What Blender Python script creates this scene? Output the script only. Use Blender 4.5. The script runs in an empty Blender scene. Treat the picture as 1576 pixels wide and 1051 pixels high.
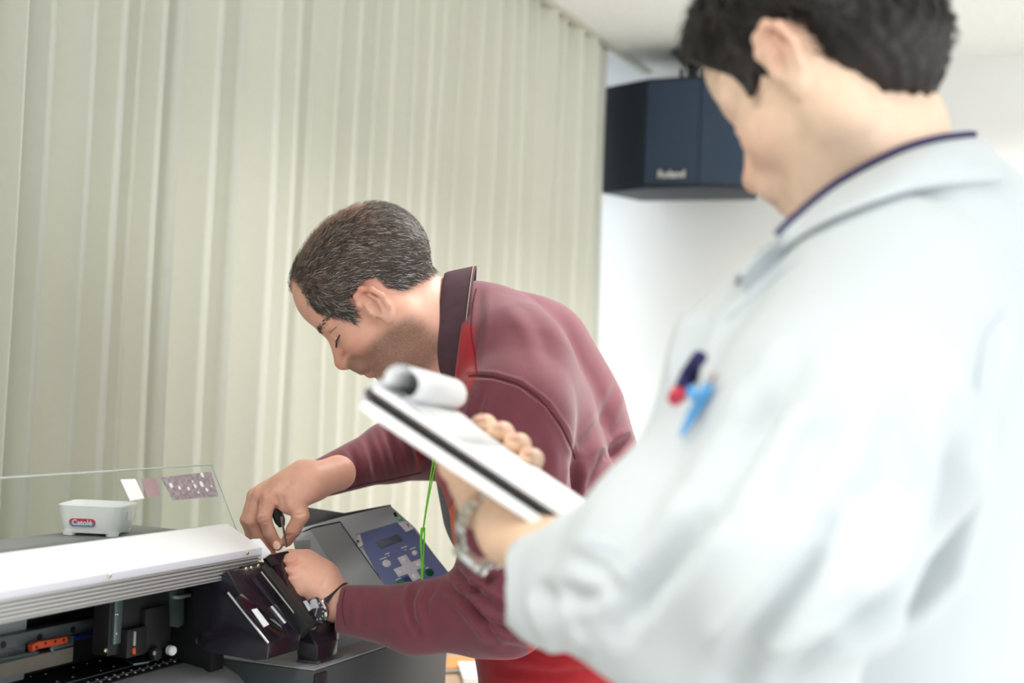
import bpy, bmesh, math, random
import numpy as np
from mathutils import Vector, Matrix
from mathutils.bvhtree import BVHTree
random.seed(7); rng = np.random.default_rng(7)
SC = bpy.context.scene; COL = SC.collection

# ------------------------------------------------------------------ camera
F = 2189.0                                   # focal length in pixels of the 1576 px wide frame
YAW, PIT, ROL = math.radians(22.6), math.radians(1.635), 0.043
CAM = np.array([0, 0, 1.38])
FW = np.array([-math.sin(YAW)*math.cos(PIT), math.cos(YAW)*math.cos(PIT), math.sin(PIT)])
_R = np.array([math.cos(YAW), math.sin(YAW), 0.0]); _U = np.cross(_R, FW)
RT = math.cos(ROL)*_R + math.sin(ROL)*_U
UP = -math.sin(ROL)*_R + math.cos(ROL)*_U
M3 = np.stack([RT, UP, -FW], 1)              # view axes -> world axes
cam = bpy.data.cameras.new('camera'); camo = bpy.data.objects.new('camera', cam); COL.objects.link(camo)
camo.matrix_world = Matrix([[*M3[0], CAM[0]], [*M3[1], CAM[1]], [*M3[2], CAM[2]], [0, 0, 0, 1]])
cam.sensor_width = 36; cam.lens = F*36/1576; cam.clip_start = .05
cam.dof.use_dof = True; cam.dof.focus_distance = 2.0; cam.dof.aperture_fstop = 3.4
SC.camera = camo
# ------------------------------------------------------------------ world, lights, exposure
w = bpy.data.worlds.new('world'); SC.world = w; w.use_nodes = True
w.node_tree.nodes['Background'].inputs[0].default_value = (.93, .97, 1, 1)
w.node_tree.nodes['Background'].inputs[1].default_value = .75
def area(name, loc, size, power, rot=(0, 0, 0), color=(1, 1, 1), spread=180):
    l = bpy.data.lights.new(name, 'AREA'); l.shape = 'RECTANGLE'; l.size, l.size_y = size; l.energy = power; l.color = color; l.spread = math.radians(spread)
    o = bpy.data.objects.new(name, l); COL.objects.link(o); o.location = loc; o.rotation_euler = rot; return o
for i, (x, y) in enumerate([(-.5, 2.7), (-.3, 4.2), (1.5, 4.3), (1.9, 2.4), (2.3, .6), (1.9, -1.2), (.2, -1.3), (-.7, -.3)]):
    area('ceiling_lamp', (x, y, 2.585), (.30, 1.2), 19, color=(1, .985, .95), spread=125)
area('side_fill_light', (3.2, .2, 1.7), (3.2, 1.9), 42, (math.radians(90), 0, math.radians(75)), (.92, .97, 1))  # added fill from the open right side; no window is modelled there
SC.view_settings.view_transform = 'Standard'; SC.view_settings.look = 'None'
SC.view_settings.gamma = 1; SC.view_settings.use_curve_mapping = False
SC.view_settings.exposure = 0.56
area('window_behind_curtain', (-1.88, 4.6, 1.45), (.25, 2.4), 5, (math.radians(90), 0, math.radians(-12)), (.85, .92, 1))

# ------------------------------------------------------------------ pixel -> place helpers
def ray(px, py): return FW + RT*(px-788)/F - UP*(py-525.5)/F
def P(px, py, d): return CAM + ray(px, py)*d
def on(ax, v, px, py):
    r = ray(px, py); return CAM + r*((v-CAM[ax])/r[ax])
def onp(px, py, o, n):
    r = ray(px, py); return CAM + r*(np.dot(np.array(o)-CAM, n)/np.dot(r, n))
def c(px, py, d): return np.array([(px-788)/F*d, -(py-525.5)/F*d, -d])      # view axes, metres
def v2w(V): return np.asarray(V) @ M3.T + CAM
def w2v(W): return (np.asarray(W)-CAM) @ M3
def pix(V): V = np.asarray(V); return 788 + F*V[:, 0]/-V[:, 2], 525.5 - F*V[:, 1]/-V[:, 2]

# ------------------------------------------------------------------ materials
def mat(name, col, rough=.5, metal=0, spec=.5, noise=None, bump=None, attr=False, trans=0, alpha=1, sss=0, coat=0, sheen=0, weave=None, ior=1.45):
    m = bpy.data.materials.new(name); m.use_nodes = True; nt = m.node_tree; N = nt.nodes; L = nt.links
    b = N['Principled BSDF']; b.inputs['Base Color'].default_value = (*col, 1); b.inputs['Roughness'].default_value = rough
    b.inputs['Metallic'].default_value = metal; b.inputs['Specular IOR Level'].default_value = spec; b.inputs['IOR'].default_value = ior
    b.inputs['Transmission Weight'].default_value = trans; b.inputs['Alpha'].default_value = alpha
    b.inputs['Coat Weight'].default_value = coat; b.inputs['Sheen Weight'].default_value = sheen
    if sss:
        b.inputs['Subsurface Weight'].default_value = sss; b.inputs['Subsurface Radius'].default_value = (.9, .35, .2); b.inputs['Subsurface Scale'].default_value = .008
    tc = N.new('ShaderNodeTexCoord'); src = None
    if attr:
        a = N.new('ShaderNodeVertexColor'); a.layer_name = 'Col'; src = a.outputs['Color']
    if noise:                                     # (scale, amount, detail)
        n = N.new('ShaderNodeTexNoise'); n.inputs['Scale'].default_value = noise[0]; n.inputs['Detail'].default_value = noise[2] if len(noise) > 2 else 4
        L.new(tc.outputs['Object'], n.inputs['Vector'])
        mr = N.new('ShaderNodeMapRange'); mr.inputs['From Min'].default_value = .3; mr.inputs['From Max'].default_value = .7
        mr.inputs['To Min'].default_value = 1-noise[1]; mr.inputs['To Max'].default_value = 1+noise[1]*.6
        L.new(n.outputs['Fac'], mr.inputs['Value'])
        vm = N.new('ShaderNodeVectorMath'); vm.operation = 'SCALE'; L.new(mr.outputs[0], vm.inputs['Scale'])
        if src: L.new(src, vm.inputs[0])
        else: vm.inputs[0].default_value = col
        src = vm.outputs[0]
    if src: L.new(src, b.inputs['Base Color'])
    hs = []
    if bump:                                      # (scale, strength, distance)
        n = N.new('ShaderNodeTexNoise'); n.inputs['Scale'].default_value = bump[0]; n.inputs['Detail'].default_value = 3
        L.new(tc.outputs['Object'], n.inputs['Vector']); bp = N.new('ShaderNodeBump'); bp.inputs['Strength'].default_value = bump[1]
        bp.inputs['Distance'].default_value = bump[2]; L.new(n.outputs['Fac'], bp.inputs['Height']); L.new(bp.outputs[0], b.inputs['Normal'])
    return m
def s2l(r, g, b):
    f = lambda x: (x/255/12.92 if x/255 <= .04045 else ((x/255+.055)/1.055)**2.4)
    return (f(r), f(g), f(b))

# ------------------------------------------------------------------ object helpers
def link(o, parent=None, mats=None):
    COL.objects.link(o)
    if parent is not None: o.parent = parent; o.matrix_parent_inverse = parent.matrix_world.inverted()
    return o
def tag(o, label=None, cat=None, group=None, kind=None):
    if label: o['label'] = label
    if cat: o['category'] = cat
    if group: o['group'] = group
    if kind: o['kind'] = kind
    return o
def thing(name, label, cat, loc, group=None):
    o = bpy.data.objects.new(name, None); o.location = Vector(loc); o.empty_display_size = .05; COL.objects.link(o)
    o.matrix_world = Matrix.Translation(Vector(loc))
    return tag(o, label, cat, group)
def mesh_np(name, V, faces, m, parent=None, smooth=True, col=None):
    V = np.asarray(V, float); me = bpy.data.meshes.new(name)
    if isinstance(faces, np.ndarray):
        k = faces.shape[1]; me.vertices.add(len(V)); me.vertices.foreach_set('co', V.ravel())
        me.loops.add(faces.size); me.loops.foreach_set('vertex_index', faces.ravel().astype(np.int32))
        me.polygons.add(len(faces)); me.polygons.foreach_set('loop_start', np.arange(0, faces.size, k, dtype=np.int32))
        me.update(calc_edges=True)
    else: me.from_pydata([tuple(v) for v in V], [], [tuple(f) for f in faces]); me.update()
    if smooth: me.polygons.foreach_set('use_smooth', np.ones(len(me.polygons), bool))
    if col is not None:
        at = me.color_attributes.new('Col', 'FLOAT_COLOR', 'POINT')
        cc = np.ones((len(V), 4), np.float32); cc[:, :3] = col; at.data.foreach_set('color', cc.ravel())
    me.materials.append(m)
    return link(bpy.data.objects.new(name, me), parent)
def from_bm(name, bm, m, parent=None, bevel=0, seg=2, smooth=True, fix=True):
    if fix: bmesh.ops.recalc_face_normals(bm, faces=bm.faces)
    if bevel:
        bmesh.ops.bevel(bm, geom=[e for e in bm.edges if len(e.link_faces) == 2 and e.calc_face_angle(0) > .5], offset=bevel, segments=seg, affect='EDGES', profile=.6, clamp_overlap=True)
    me = bpy.data.meshes.new(name); bm.to_mesh(me); bm.free(); me.materials.append(m)
    if smooth:
        me.polygons.foreach_set('use_smooth', np.ones(len(me.polygons), bool)); me.set_sharp_from_angle(angle=math.radians(32))
    return link(bpy.data.objects.new(name, me), parent)
def bm_poly(bm, pts, vec):
    n = len(pts); a = [bm.verts.new(Vector(p)) for p in pts]; b = [bm.verts.new(Vector(p)+Vector(vec)) for p in pts]
    bm.faces.new(a); bm.faces.new(b[::-1])
    for i in range(n): bm.faces.new((a[i], b[i], b[(i+1) % n], a[(i+1) % n]))
def poly(name, pts, vec, m, parent=None, bevel=.001, seg=2):
    bm = bmesh.new(); bm_poly(bm, pts, vec); return from_bm(name, bm, m, parent, bevel, seg)
def bm_box(bm, lo, hi):
    x0, y0, z0 = lo; x1, y1, z1 = hi; bm_poly(bm, [(x0, y0, z0), (x1, y0, z0), (x1, y1, z0), (x0, y1, z0)], (0, 0, z1-z0))
def box(name, lo, hi, m, parent=None, bevel=.001):
    bm = bmesh.new(); bm_box(bm, lo, hi); return from_bm(name, bm, m, parent, bevel)
def prism_y(name, prof, y0, y1, m, parent=None, bevel=.001):        # profile (x, z) run along y
    return poly(name, [(x, y0, z) for x, z in prof], (0, y1-y0, 0), m, parent, bevel)
def frame_of(n):
    n = np.array(n, float); n /= np.linalg.norm(n); a = np.cross(n, [0, 0, 1] if abs(n[2]) < .9 else [1, 0, 0]); a /= np.linalg.norm(a); return a, np.cross(n, a), n
def bm_lathe(bm, o, n, prof, seg=20):                               # prof: (radius, height along n)
    a, b, n = frame_of(n); o = np.array(o, float); rings = []
    for r, h in prof:
        rings.append([bm.verts.new(Vector(o+n*h+(a*math.cos(t)+b*math.sin(t))*max(r, 1e-5))) for t in np.arange(seg)*2*math.pi/seg])
    for q, s in zip(rings, rings[1:]):
        for i in range(seg): bm.faces.new((q[i], q[(i+1) % seg], s[(i+1) % seg], s[i]))
    bm.faces.new(rings[0][::-1]); bm.faces.new(rings[-1])
def lathe(name, o, n, prof, m, parent=None, seg=20):
    bm = bmesh.new(); bm_lathe(bm, o, n, prof, seg); return from_bm(name, bm, m, parent)
def bm_tube(bm, pts, r, seg=8, closed=False):
    pts = [np.array(p, float) for p in pts]; n = len(pts); rr = r if hasattr(r, '__len__') else [r]*n; rings = []; pa = None
    for i, p in enumerate(pts):
        if closed: t = pts[(i+1) % n]-pts[i-1]
        else: t = pts[min(i+1, n-1)]-pts[max(i-1, 0)]
        t = t/(np.linalg.norm(t)+1e-9)
        if pa is None: a, _, _ = frame_of(t)
        else: a = pa-t*np.dot(pa, t); a /= np.linalg.norm(a)+1e-9
        pa = a; b = np.cross(t, a)
        rings.append([bm.verts.new(Vector(p+(a*math.cos(s)+b*math.sin(s))*rr[i])) for s in np.arange(seg)*2*math.pi/seg])
    prs = list(zip(rings, rings[1:]))+([(rings[-1], rings[0])] if closed else [])
    for q, s in prs:
        for i in range(seg): bm.faces.new((q[i], q[(i+1) % seg], s[(i+1) % seg], s[i]))
    if not closed: bm.faces.new(rings[0][::-1]); bm.faces.new(rings[-1])
def tube(name, pts, r, m, parent=None, seg=8, closed=False):
    bm = bmesh.new(); bm_tube(bm, pts, r, seg, closed); return from_bm(name, bm, m, parent)
def text(name, s, o, ax, ay, h, m, parent=None, depth=.0004, center=True, bold=0):  # flat lettering: ax writing direction, ay up
    cu = bpy.data.curves.new(name, 'FONT'); cu.body = s; cu.size = 1; cu.extrude = .0; cu.offset = bold; cu.align_x = 'CENTER' if center else 'LEFT'; cu.align_y = 'CENTER'; cu.resolution_u = 3
    t = bpy.data.objects.new(name, cu); COL.objects.link(t); bpy.context.view_layer.update()
    me = bpy.data.meshes.new_from_object(t.evaluated_get(bpy.context.evaluated_depsgraph_get())); bpy.data.objects.remove(t)
    ax, ay = Vector(ax).normalized(), Vector(ay).normalized(); n = ax.cross(ay); o = Vector(o)
    for v in me.vertices: v.co = o+ax*v.co.x*h+ay*v.co.y*h+n*depth
    me.name = name; me.materials.clear(); me.materials.append(m)
    return link(bpy.data.objects.new(name, me), parent)
def spline(pts, n=8):
    pts = [np.array(p, float) for p in pts]; out = []
    for i in range(len(pts)-1):
        p0, p1, p2, p3 = pts[max(i-1, 0)], pts[i], pts[i+1], pts[min(i+2, len(pts)-1)]
        for k in range(n):
            t = k/n; out.append(.5*((2*p1)+(p2-p0)*t+(2*p0-5*p1+4*p2-p3)*t*t+(3*p1-p0-3*p2+p3)*t**3))
    out.append(pts[-1]); return out

# ------------------------------------------------------------------ organic surfaces: distance fields and surface nets
class SDF:
    def __init__(s, lo, hi, h):
        s.lo = np.array(lo, float); s.h = h; s.n = np.ceil((np.array(hi)-s.lo)/h).astype(int)+1
        s.v = np.full(s.n, .5, np.float32)
    def _g(s, lo, hi):
        i0 = np.clip(np.floor((lo-s.lo)/s.h).astype(int), 0, s.n); i1 = np.clip(np.ceil((hi-s.lo)/s.h).astype(int)+1, 0, s.n)
        sl = tuple(slice(a, b) for a, b in zip(i0, i1))
        ax = [(s.lo[k]+np.arange(i0[k], i1[k])*s.h).astype(np.float32) for k in range(3)]
        return sl, ax[0][:, None, None], ax[1][None, :, None], ax[2][None, None, :]
    def _do(s, d, sl, k, sub):
        a = s.v[sl]
        if sub: d = -d; q = np.maximum(a, d); sg = 1
        else: q = np.minimum(a, d); sg = -1
        if k > 0: hh = np.maximum(k-np.abs(a-d), 0)/k; q = q+sg*hh*hh*k*.25
        s.v[sl] = q
    def cap(s, a, b, ra, rb=None, k=.01, sub=False):
        rb = ra if rb is None else rb; a = np.array(a, float); b = np.array(b, float); R = max(ra, rb)+k+3*s.h
        sl, X, Y, Z = s._g(np.minimum(a, b)-R, np.maximum(a, b)+R)
        if s.v[sl].size == 0: return
        e = b-a; L2 = float(e@e)+1e-12
        t = np.clip(((X-a[0])*e[0]+(Y-a[1])*e[1]+(Z-a[2])*e[2])/L2, 0, 1)
        d = np.sqrt((X-a[0]-t*e[0])**2+(Y-a[1]-t*e[1])**2+(Z-a[2]-t*e[2])**2)-(ra+(rb-ra)*t)
        s._do(d.astype(np.float32), sl, k, sub)
    def chain(s, pts, k=.01, sub=False):                            # pts: (point, radius)
        for (a, ra), (b, rb) in zip(pts, pts[1:]): s.cap(a, b, ra, rb, k, sub)
    def ell(s, o, r, ax=None, k=.01, sub=False):
        o = np.array(o, float); r = np.array(r, float); ax = np.eye(3) if ax is None else np.array(ax)
        R = max(r)+k+3*s.h; sl, X, Y, Z = s._g(o-R, o+R)
        if s.v[sl].size == 0: return
        q = [((X-o[0])*ax[i][0]+(Y-o[1])*ax[i][1]+(Z-o[2])*ax[i][2]) for i in range(3)]
        k0 = np.sqrt(sum((q[i]/r[i])**2 for i in range(3)))+1e-6; k1 = np.sqrt(sum((q[i]/r[i]**2)**2 for i in range(3)))+1e-6
        s._do((k0*(k0-1)/k1).astype(np.float32), sl, k, sub)
    def plane(s, o, n, lo=None, hi=None, k=0):                      # removes the side n points to
        o = np.array(o, float); n = np.array(n, float)/np.linalg.norm(n)
        lo = s.lo if lo is None else np.array(lo); hi = s.lo+s.n*s.h if hi is None else np.array(hi)
        sl, X, Y, Z = s._g(lo, hi); d = (o[0]-X)*n[0]+(o[1]-Y)*n[1]+(o[2]-Z)*n[2]
        s._do(d.astype(np.float32), sl, k, True)
    def mesh(s):
        v = s.v; ins = v < 0; nx, ny, nz = v.shape
        cnt = np.zeros((nx-1, ny-1, nz-1), np.int8)
        for i in (0, 1):
            for j in (0, 1):
                for k in (0, 1): cnt += ins[i:nx-1+i, j:ny-1+j, k:nz-1+k]
        I = np.argwhere((cnt > 0) & (cnt < 8)); idx = np.full(cnt.shape, -1, np.int64); idx[I[:, 0], I[:, 1], I[:, 2]] = np.arange(len(I))
        acc = np.zeros((len(I), 3)); num = np.zeros(len(I)); C8 = [(i, j, k) for i in (0, 1) for j in (0, 1) for k in (0, 1)]
        val = {q: v[I[:, 0]+q[0], I[:, 1]+q[1], I[:, 2]+q[2]] for q in C8}
        for a in C8:
            for ax in range(3):
                if a[ax]: continue
                b = list(a); b[ax] = 1; b = tuple(b); va, vb = val[a], val[b]; m = (va < 0) != (vb < 0)
                t = np.where(m, va/np.where(m, va-vb, 1), 0); p = np.array(a, float)[None, :].repeat(len(I), 0); p[:, ax] += t
                acc[m] += p[m]; num[m] += 1
        V = (I+acc/num[:, None])*s.h+s.lo; Q = []
        for ax in range(3):
            u, w_ = (ax+1) % 3, (ax+2) % 3
            a = np.moveaxis(ins, (ax, u, w_), (0, 1, 2)); ix = np.moveaxis(idx, (ax, u, w_), (0, 1, 2))
            e = a[:-1, 1:-1, 1:-1] != a[1:, 1:-1, 1:-1]; J = np.argwhere(e)
            i, j, k = J[:, 0], J[:, 1]+1, J[:, 2]+1; fl = a[i, j, k]
            q = np.stack([ix[i, j-1, k-1], ix[i, j, k-1], ix[i, j, k], ix[i, j-1, k]], 1)
            q[~fl] = q[~fl][:, ::-1]; Q.append(q)
        Q = np.concatenate(Q); Q = Q[(Q >= 0).all(1)]
        return V, Q.astype(np.int32)
def normals(V, Q):
    n = np.cross(V[Q[:, 2]]-V[Q[:, 0]], V[Q[:, 3]]-V[Q[:, 1]]); N = np.zeros_like(V)
    for i in range(4):
        for k in range(3): N[:, k] += np.bincount(Q[:, i], n[:, k], len(V))
    return N/(np.linalg.norm(N, axis=1, keepdims=True)+1e-12)
def relax(V, Q, it=1, lam=.5):
    a = np.concatenate([Q[:, 0], Q[:, 1], Q[:, 2], Q[:, 3]]); b = np.concatenate([Q[:, 1], Q[:, 2], Q[:, 3], Q[:, 0]])
    deg = np.bincount(a, minlength=len(V))+np.bincount(b, minlength=len(V))
    for _ in range(it):
        S = np.stack([np.bincount(a, V[b, k], len(V))+np.bincount(b, V[a, k], len(V)) for k in range(3)], 1)/np.maximum(deg, 1)[:, None]
        V = V+(S-V)*lam
    return V
def segdist(x, y, pl):                                              # distance to a polyline, running parameter
    best = np.full(x.shape, 1e9); T = np.zeros(x.shape); n = len(pl)-1
    for i in range(n):
        ax_, ay_ = pl[i]; bx, by = pl[i+1]; ex, ey = bx-ax_, by-ay_
        t = np.clip(((x-ax_)*ex+(y-ay_)*ey)/(ex*ex+ey*ey+1e-9), 0, 1); d = np.hypot(x-ax_-t*ex, y-ay_-t*ey)
        m = d < best; best[m] = d[m]; T[m] = (i+t[m])/n
    return best, T
def folds(V, Q, lines):                                             # carve cloth folds: (polyline, depth m, width px); depth > 0 is a groove
    N = normals(V, Q); x, y = pix(V); vd = -V/np.linalg.norm(V, axis=1, keepdims=True); face = np.clip((N*vd).sum(1)*3, 0, 1); D = np.zeros(len(V))
    for pl, amp, sg in lines:
        d, t = segdist(x, y, pl); taper = np.clip(np.sin(np.pi*np.clip(t*.9+.05, 0, 1))*1.6, 0, 1)
        D += -amp*taper*np.exp(-(d/sg)**2)+amp*.55*taper*np.exp(-((d-sg*2)/(sg*.9))**2)
    return V+N*(D*face)[:, None]
def inpoly(x, y, pl):
    r = np.zeros(x.shape, bool); n = len(pl)
    for i in range(n):
        x0, y0 = pl[i]; x1, y1 = pl[(i+1) % n]
        r ^= ((y0 > y) != (y1 > y)) & (x < (x1-x0)*(y-y0)/(y1-y0+1e-9)+x0)
    return r
def sm(e0, e1, x): t = np.clip((x-e0)/(e1-e0), 0, 1); return t*t*(3-2*t)
# ================================================================== ROOM
m_wall = mat('wall_paint', s2l(236, 237, 236), .8, noise=(3, .03))
m_ceil = mat('ceiling_board', s2l(240, 240, 237), .9, noise=(60, .08), bump=(90, .3, .002))
m_floor = mat('floor_vinyl', s2l(196, 194, 190), .45, noise=(6, .08))
m_trim = mat('trim_paint', s2l(205, 203, 190), .6)
m_recess = mat('curtain_box_paint', s2l(150, 155, 155), .8)
def struct(o): o['kind'] = 'structure'; return o
WY = 5.22; CX = -1.64
struct(box('floor', (-2.1, -2.2, -.06), (3.6, WY+.1, 0), m_floor, bevel=0))
struct(box('ceiling', (CX-.01, -2.2, 2.6), (3.6, WY, 2.7), m_ceil, bevel=0))
struct(box('wall_back', (-2.1, WY, 0), (3.6, WY+.1, 2.85), m_wall, bevel=0))
struct(box('wall_left', (-2.1, -2.2, 0), (-1.98, WY, 2.85), m_wall, bevel=0))
struct(box('trim_1', (CX-.035, -2.2, 2.588), (CX, WY, 2.75), m_trim, bevel=.002))
struct(box('ceiling_recess', (-1.98, -2.2, 2.75), (CX-.01, WY, 2.85), m_recess, bevel=0))
struct(box('baseboard_back', (-1.98, WY-.012, 0), (3.6, WY, .07), m_trim, bevel=.002))

# ---- curtain
m_cur = mat('curtain_cloth', s2l(217, 217, 204), .85, noise=(60, .015), bump=(700, .08, .0005), sheen=.2)
def curtain():
    rp = [-60, -30, 12, 45, 105, 160, 190, 232, 250, 310, 340, 398, 435, 455, 495, 528, 552, 580, 608, 636, 662, 686, 712, 738, 760, 785, 806, 828, 850, 872, 892, 908, 921]
    ys = [on(0, -1.71, q, 200)[1] for q in rp]; y0 = -1.2
    pre = list(np.arange(y0, ys[0]-.08, .11)+rng.uniform(-.02, .02, len(np.arange(y0, ys[0]-.08, .11)))); ys = pre+ys
    Y = []; OFF = []; W = []
    for i in range(len(ys)-1):
        a, b = ys[i], ys[i+1]; amp = min(.06, .018+.36*(b-a)*rng.uniform(.75, 1.2))
        for t, o in ((0, 1), (.035, .93), (.09, .35), (.16, -.35), (.26, -.75), (.4, -.85), (.55, -.62), (.7, -.2), (.83, .25), (.93, .68), (.98, .95)):
            Y.append(a+(b-a)*t); OFF.append(o*amp)
    Y.append(ys[-1]); OFF.append(-.03); Y = np.array(Y); OFF = np.array(OFF); n = len(Y); zs = np.linspace(.04, 2.72, 34); V = []
    ph = np.interp(Y, np.linspace(y0, 5, 30), rng.uniform(0, 6, 30))
    for z in zs:
        k = 1.0+.25*(2.72-z)/2.7; sw = .018*np.sin(z*1.1+ph*.6)*((2.72-z)/2.7)
        V.append(np.stack([-1.725+OFF*k+.012*np.sin(z*1.7+ph), Y+sw-.006*(z-1.9)*np.sin(ph*2), np.full(n, z)], 1))
    V = np.concatenate(V); Q = []
    for j in range(len(zs)-1):
        for i in range(n-1): Q.append((j*n+i, j*n+i+1, (j+1)*n+i+1, (j+1)*n+i))
    o = mesh_np('cloth', V, np.array(Q, np.int32), m_cur)
    md = o.modifiers.new('thick', 'SOLIDIFY'); md.thickness = .0015
    t = thing('curtain', 'full height pleated pale green-beige curtain drawn along the window wall', 'curtain', (-1.72, 2, .04))
    o.parent = t; o.matrix_parent_inverse = t.matrix_world.inverted()
    box('curtain_rail', (-1.745, -1.2, 2.72), (-1.705, 5.0, 2.745), m_trim, t)
    tag(tube('hem', [(-1.725, y, .045) for y in (-1.2, 4.85)], .004, m_cur, t), None)
curtain()

# ---- loudspeaker in the corner
m_sp = mat('speaker_cabinet', s2l(30, 38, 50), .55, noise=(40, .1)); m_grille = mat('speaker_cloth', s2l(54, 68, 88), .8, bump=(900, .3, .001), noise=(30, .06))
m_black = mat('black_metal', s2l(28, 26, 26), .4); m_silver = mat('silver_print', (.75, .76, .74), .35, metal=.4)
def speaker():
    fp = [(-1.712, 4.90), (-1.518, 4.795), (-1.318, 4.785), (-1.112, 4.86), (-1.19, 5.12), (-1.63, 5.12)]
    t = thing('loudspeaker', 'dark blue wedge-shaped loudspeaker hanging from the ceiling in the corner beyond the curtain', 'speaker', (-1.42, 4.95, 2.085))
    poly('cabinet', [(x, y, 2.083) for x, y in fp], (0, 0, .392), m_sp, t, .006)
    for i in (0, 1, 2):                                            # three cloth-covered front facets
        a = np.array([*fp[i], 0]); b = np.array([*fp[i+1], 0]); e = (b-a)/np.linalg.norm(b-a); n = np.array([e[1], -e[0], 0])
        a2, b2 = a+e*.0015+n*.001, b-e*.0015+n*.001
        poly('grille', [(*a2[:2], 2.10), (*b2[:2], 2.10), (*b2[:2], 2.462), (*a2[:2], 2.462)], n*.006, m_sp if i == 0 else m_grille, t, .002)
    a = np.array([*fp[1], 0]); b = np.array([*fp[2], 0]); e = (b-a)/np.linalg.norm(b-a); n = np.array([e[1], -e[0], 0]); o = a+e*.105+n*.010+np.array([0, 0, 2.13])
    bd = box('badge', (-.001, -.001, -.001), (.001, .001, .001), m_sp, t, 0); bd.data.clear_geometry()
    bm = bmesh.new(); bm_poly(bm, [o-e*.052-np.array([0, 0, .014])-n*.004, o+e*.052-np.array([0, 0, .014])-n*.004, o+e*.052+np.array([0, 0, .014])-n*.004, o-e*.052+np.array([0, 0, .014])-n*.004], n*.003)
    bm.to_mesh(bd.data); bm.free()
    text('lettering', 'Roland', o+n*.0005, e, (0, 0, 1), .036, m_silver, t, bold=.035)
    bm = bmesh.new(); bm_tube(bm, [(-1.40, 4.95, 2.47), (-1.40, 4.95, 2.56)], .020, 12); bm_tube(bm, [(-1.44, 4.95, 2.47), (-1.44, 4.95, 2.54)], .008, 8); bm_tube(bm, [(-1.36, 4.95, 2.47), (-1.36, 4.95, 2.54)], .008, 8)
    from_bm('swivel_post', bm, m_black, t)
    lathe('ceiling_bracket', (-1.40, 4.95, 2.53), (0, 0, 1), [(.018, 0), (.03, .02), (.075, .055), (.08, .07)], m_black, t, 16)
    box('mounting_plate', (-1.47, 4.88, 2.475), (-1.33, 5.02, 2.483), m_black, t)
speaker()

# ---- desk in the background with papers
m_desk = mat('desk_laminate', s2l(168, 140, 118), .45, noise=(12, .12)); m_paper = mat('paper', s2l(240, 240, 240), .8); m_or = mat('orange_card', s2l(236, 140, 84), .7)
m_steel = mat('brushed_steel', (.62, .63, .64), .28, metal=1)
def desk():
    t = thing('desk', 'light brown desk standing beyond the printer near the curtain', 'desk', (-1.15, 3.1, 0))
    box('desktop', (-1.55, 2.5, .722), (-.75, 3.7, .75), m_desk, t, .003)
    for x in (-1.5, -.8):
        for y in (2.56, 3.64): box('leg', (x-.02, y-.02, 0), (x+.02, y+.02, .722), m_steel, t, .002)
    box('apron', (-1.5, 2.55, .65), (-1.48, 3.65, .722), m_desk, t)
    def sheet(n, px, py, sz, rot, z, m, lab, cat, th=.0012):
        o = on(2, z, px, py); bm = bmesh.new(); cs, sn = math.cos(rot), math.sin(rot)
        pts = [(o[0]+cs*a*sz[0]-sn*b*sz[1], o[1]+sn*a*sz[0]+cs*b*sz[1], z) for a, b in ((-.5, -.5), (.5, -.5), (.5, .5), (-.5, .5))]
        bm_poly(bm, pts, (0, 0, th)); return tag(from_bm(n, bm, m, None, 0), lab, cat)
    sheet('paper_stack', 752, 1040, (.12, .17), .5, .751, m_paper, 'stack of white papers on the desk beyond the printer', 'papers', .012)
    sheet('orange_card', 722, 1021, (.10, .13), .35, .751, m_or, 'orange card lying on the desk behind the papers', 'card')
    sheet('ruler', 708, 1033, (.018, .20), -.75, .7535, m_steel, 'silver steel ruler lying on the desk in front of the orange card', 'ruler', .003)
desk()
# ================================================================== PRINTER
m_char = mat('charcoal_housing', s2l(72, 76, 78), .4); m_wht = mat('white_panel', s2l(244, 245, 247), .35, noise=(2, .01)); m_lav = mat('pale_lip', s2l(214, 214, 224), .35)
m_alu = mat('brushed_aluminium', (.55, .55, .545), .35, metal=.5); m_gry = mat('grey_housing', s2l(158, 165, 169), .42, bump=(500, .08, .0005))
m_grd = mat('dark_grey_housing', s2l(104, 109, 112), .42, bump=(500, .08, .0005)); m_grt = mat('grey_deck', s2l(142, 142, 144), .55)
m_grl = mat('light_grey_housing', s2l(190, 199, 206), .4); m_blk = mat('gloss_black_plastic', s2l(30, 28, 36), .16, coat=.2)
m_mbk = mat('matt_black_plastic', s2l(26, 26, 27), .5); m_int = mat('inner_grey_steel', s2l(150, 158, 160), .4)
m_zinc = mat('zinc_bracket', s2l(120, 138, 140), .3, metal=.7); m_brass = mat('brass_screw', (.75, .68, .45), .25, metal=1)
m_org = mat('orange_plastic', s2l(214, 84, 44), .4); m_bei = mat('beige_strip', s2l(132, 124, 112), .6, noise=(20, .15)); m_blu = mat('panel_blue', s2l(112, 124, 168), .4)
m_navy = mat('panel_navy', s2l(58, 68, 118), .4); m_lcd = mat('lcd_glass', s2l(104, 112, 124), .12, noise=(60, .25)); m_btn = mat('white_button', s2l(226, 228, 232), .25)
m_grn = mat('green_button', s2l(20, 128, 92), .2); m_dgrn = mat('dark_green_button', s2l(10, 84, 58), .2); m_lgrn = mat('lime_button', s2l(120, 214, 130), .3)
m_acr = mat('clear_acrylic', (.93, .97, .95), .03, trans=1.0, ior=1.08); m_edge = mat('acrylic_edge', s2l(228, 236, 232), .3, trans=.3)
m_drk = mat('smoked_window', s2l(22, 20, 28), .06, coat=1); m_blue = mat('blue_cable', s2l(30, 40, 110), .4)
PR = thing('printer', 'wide grey large-format printer with raised clear cover and open print bed, left foreground', 'printer', (-1.2, 1.4, .3))
YN = .15
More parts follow.
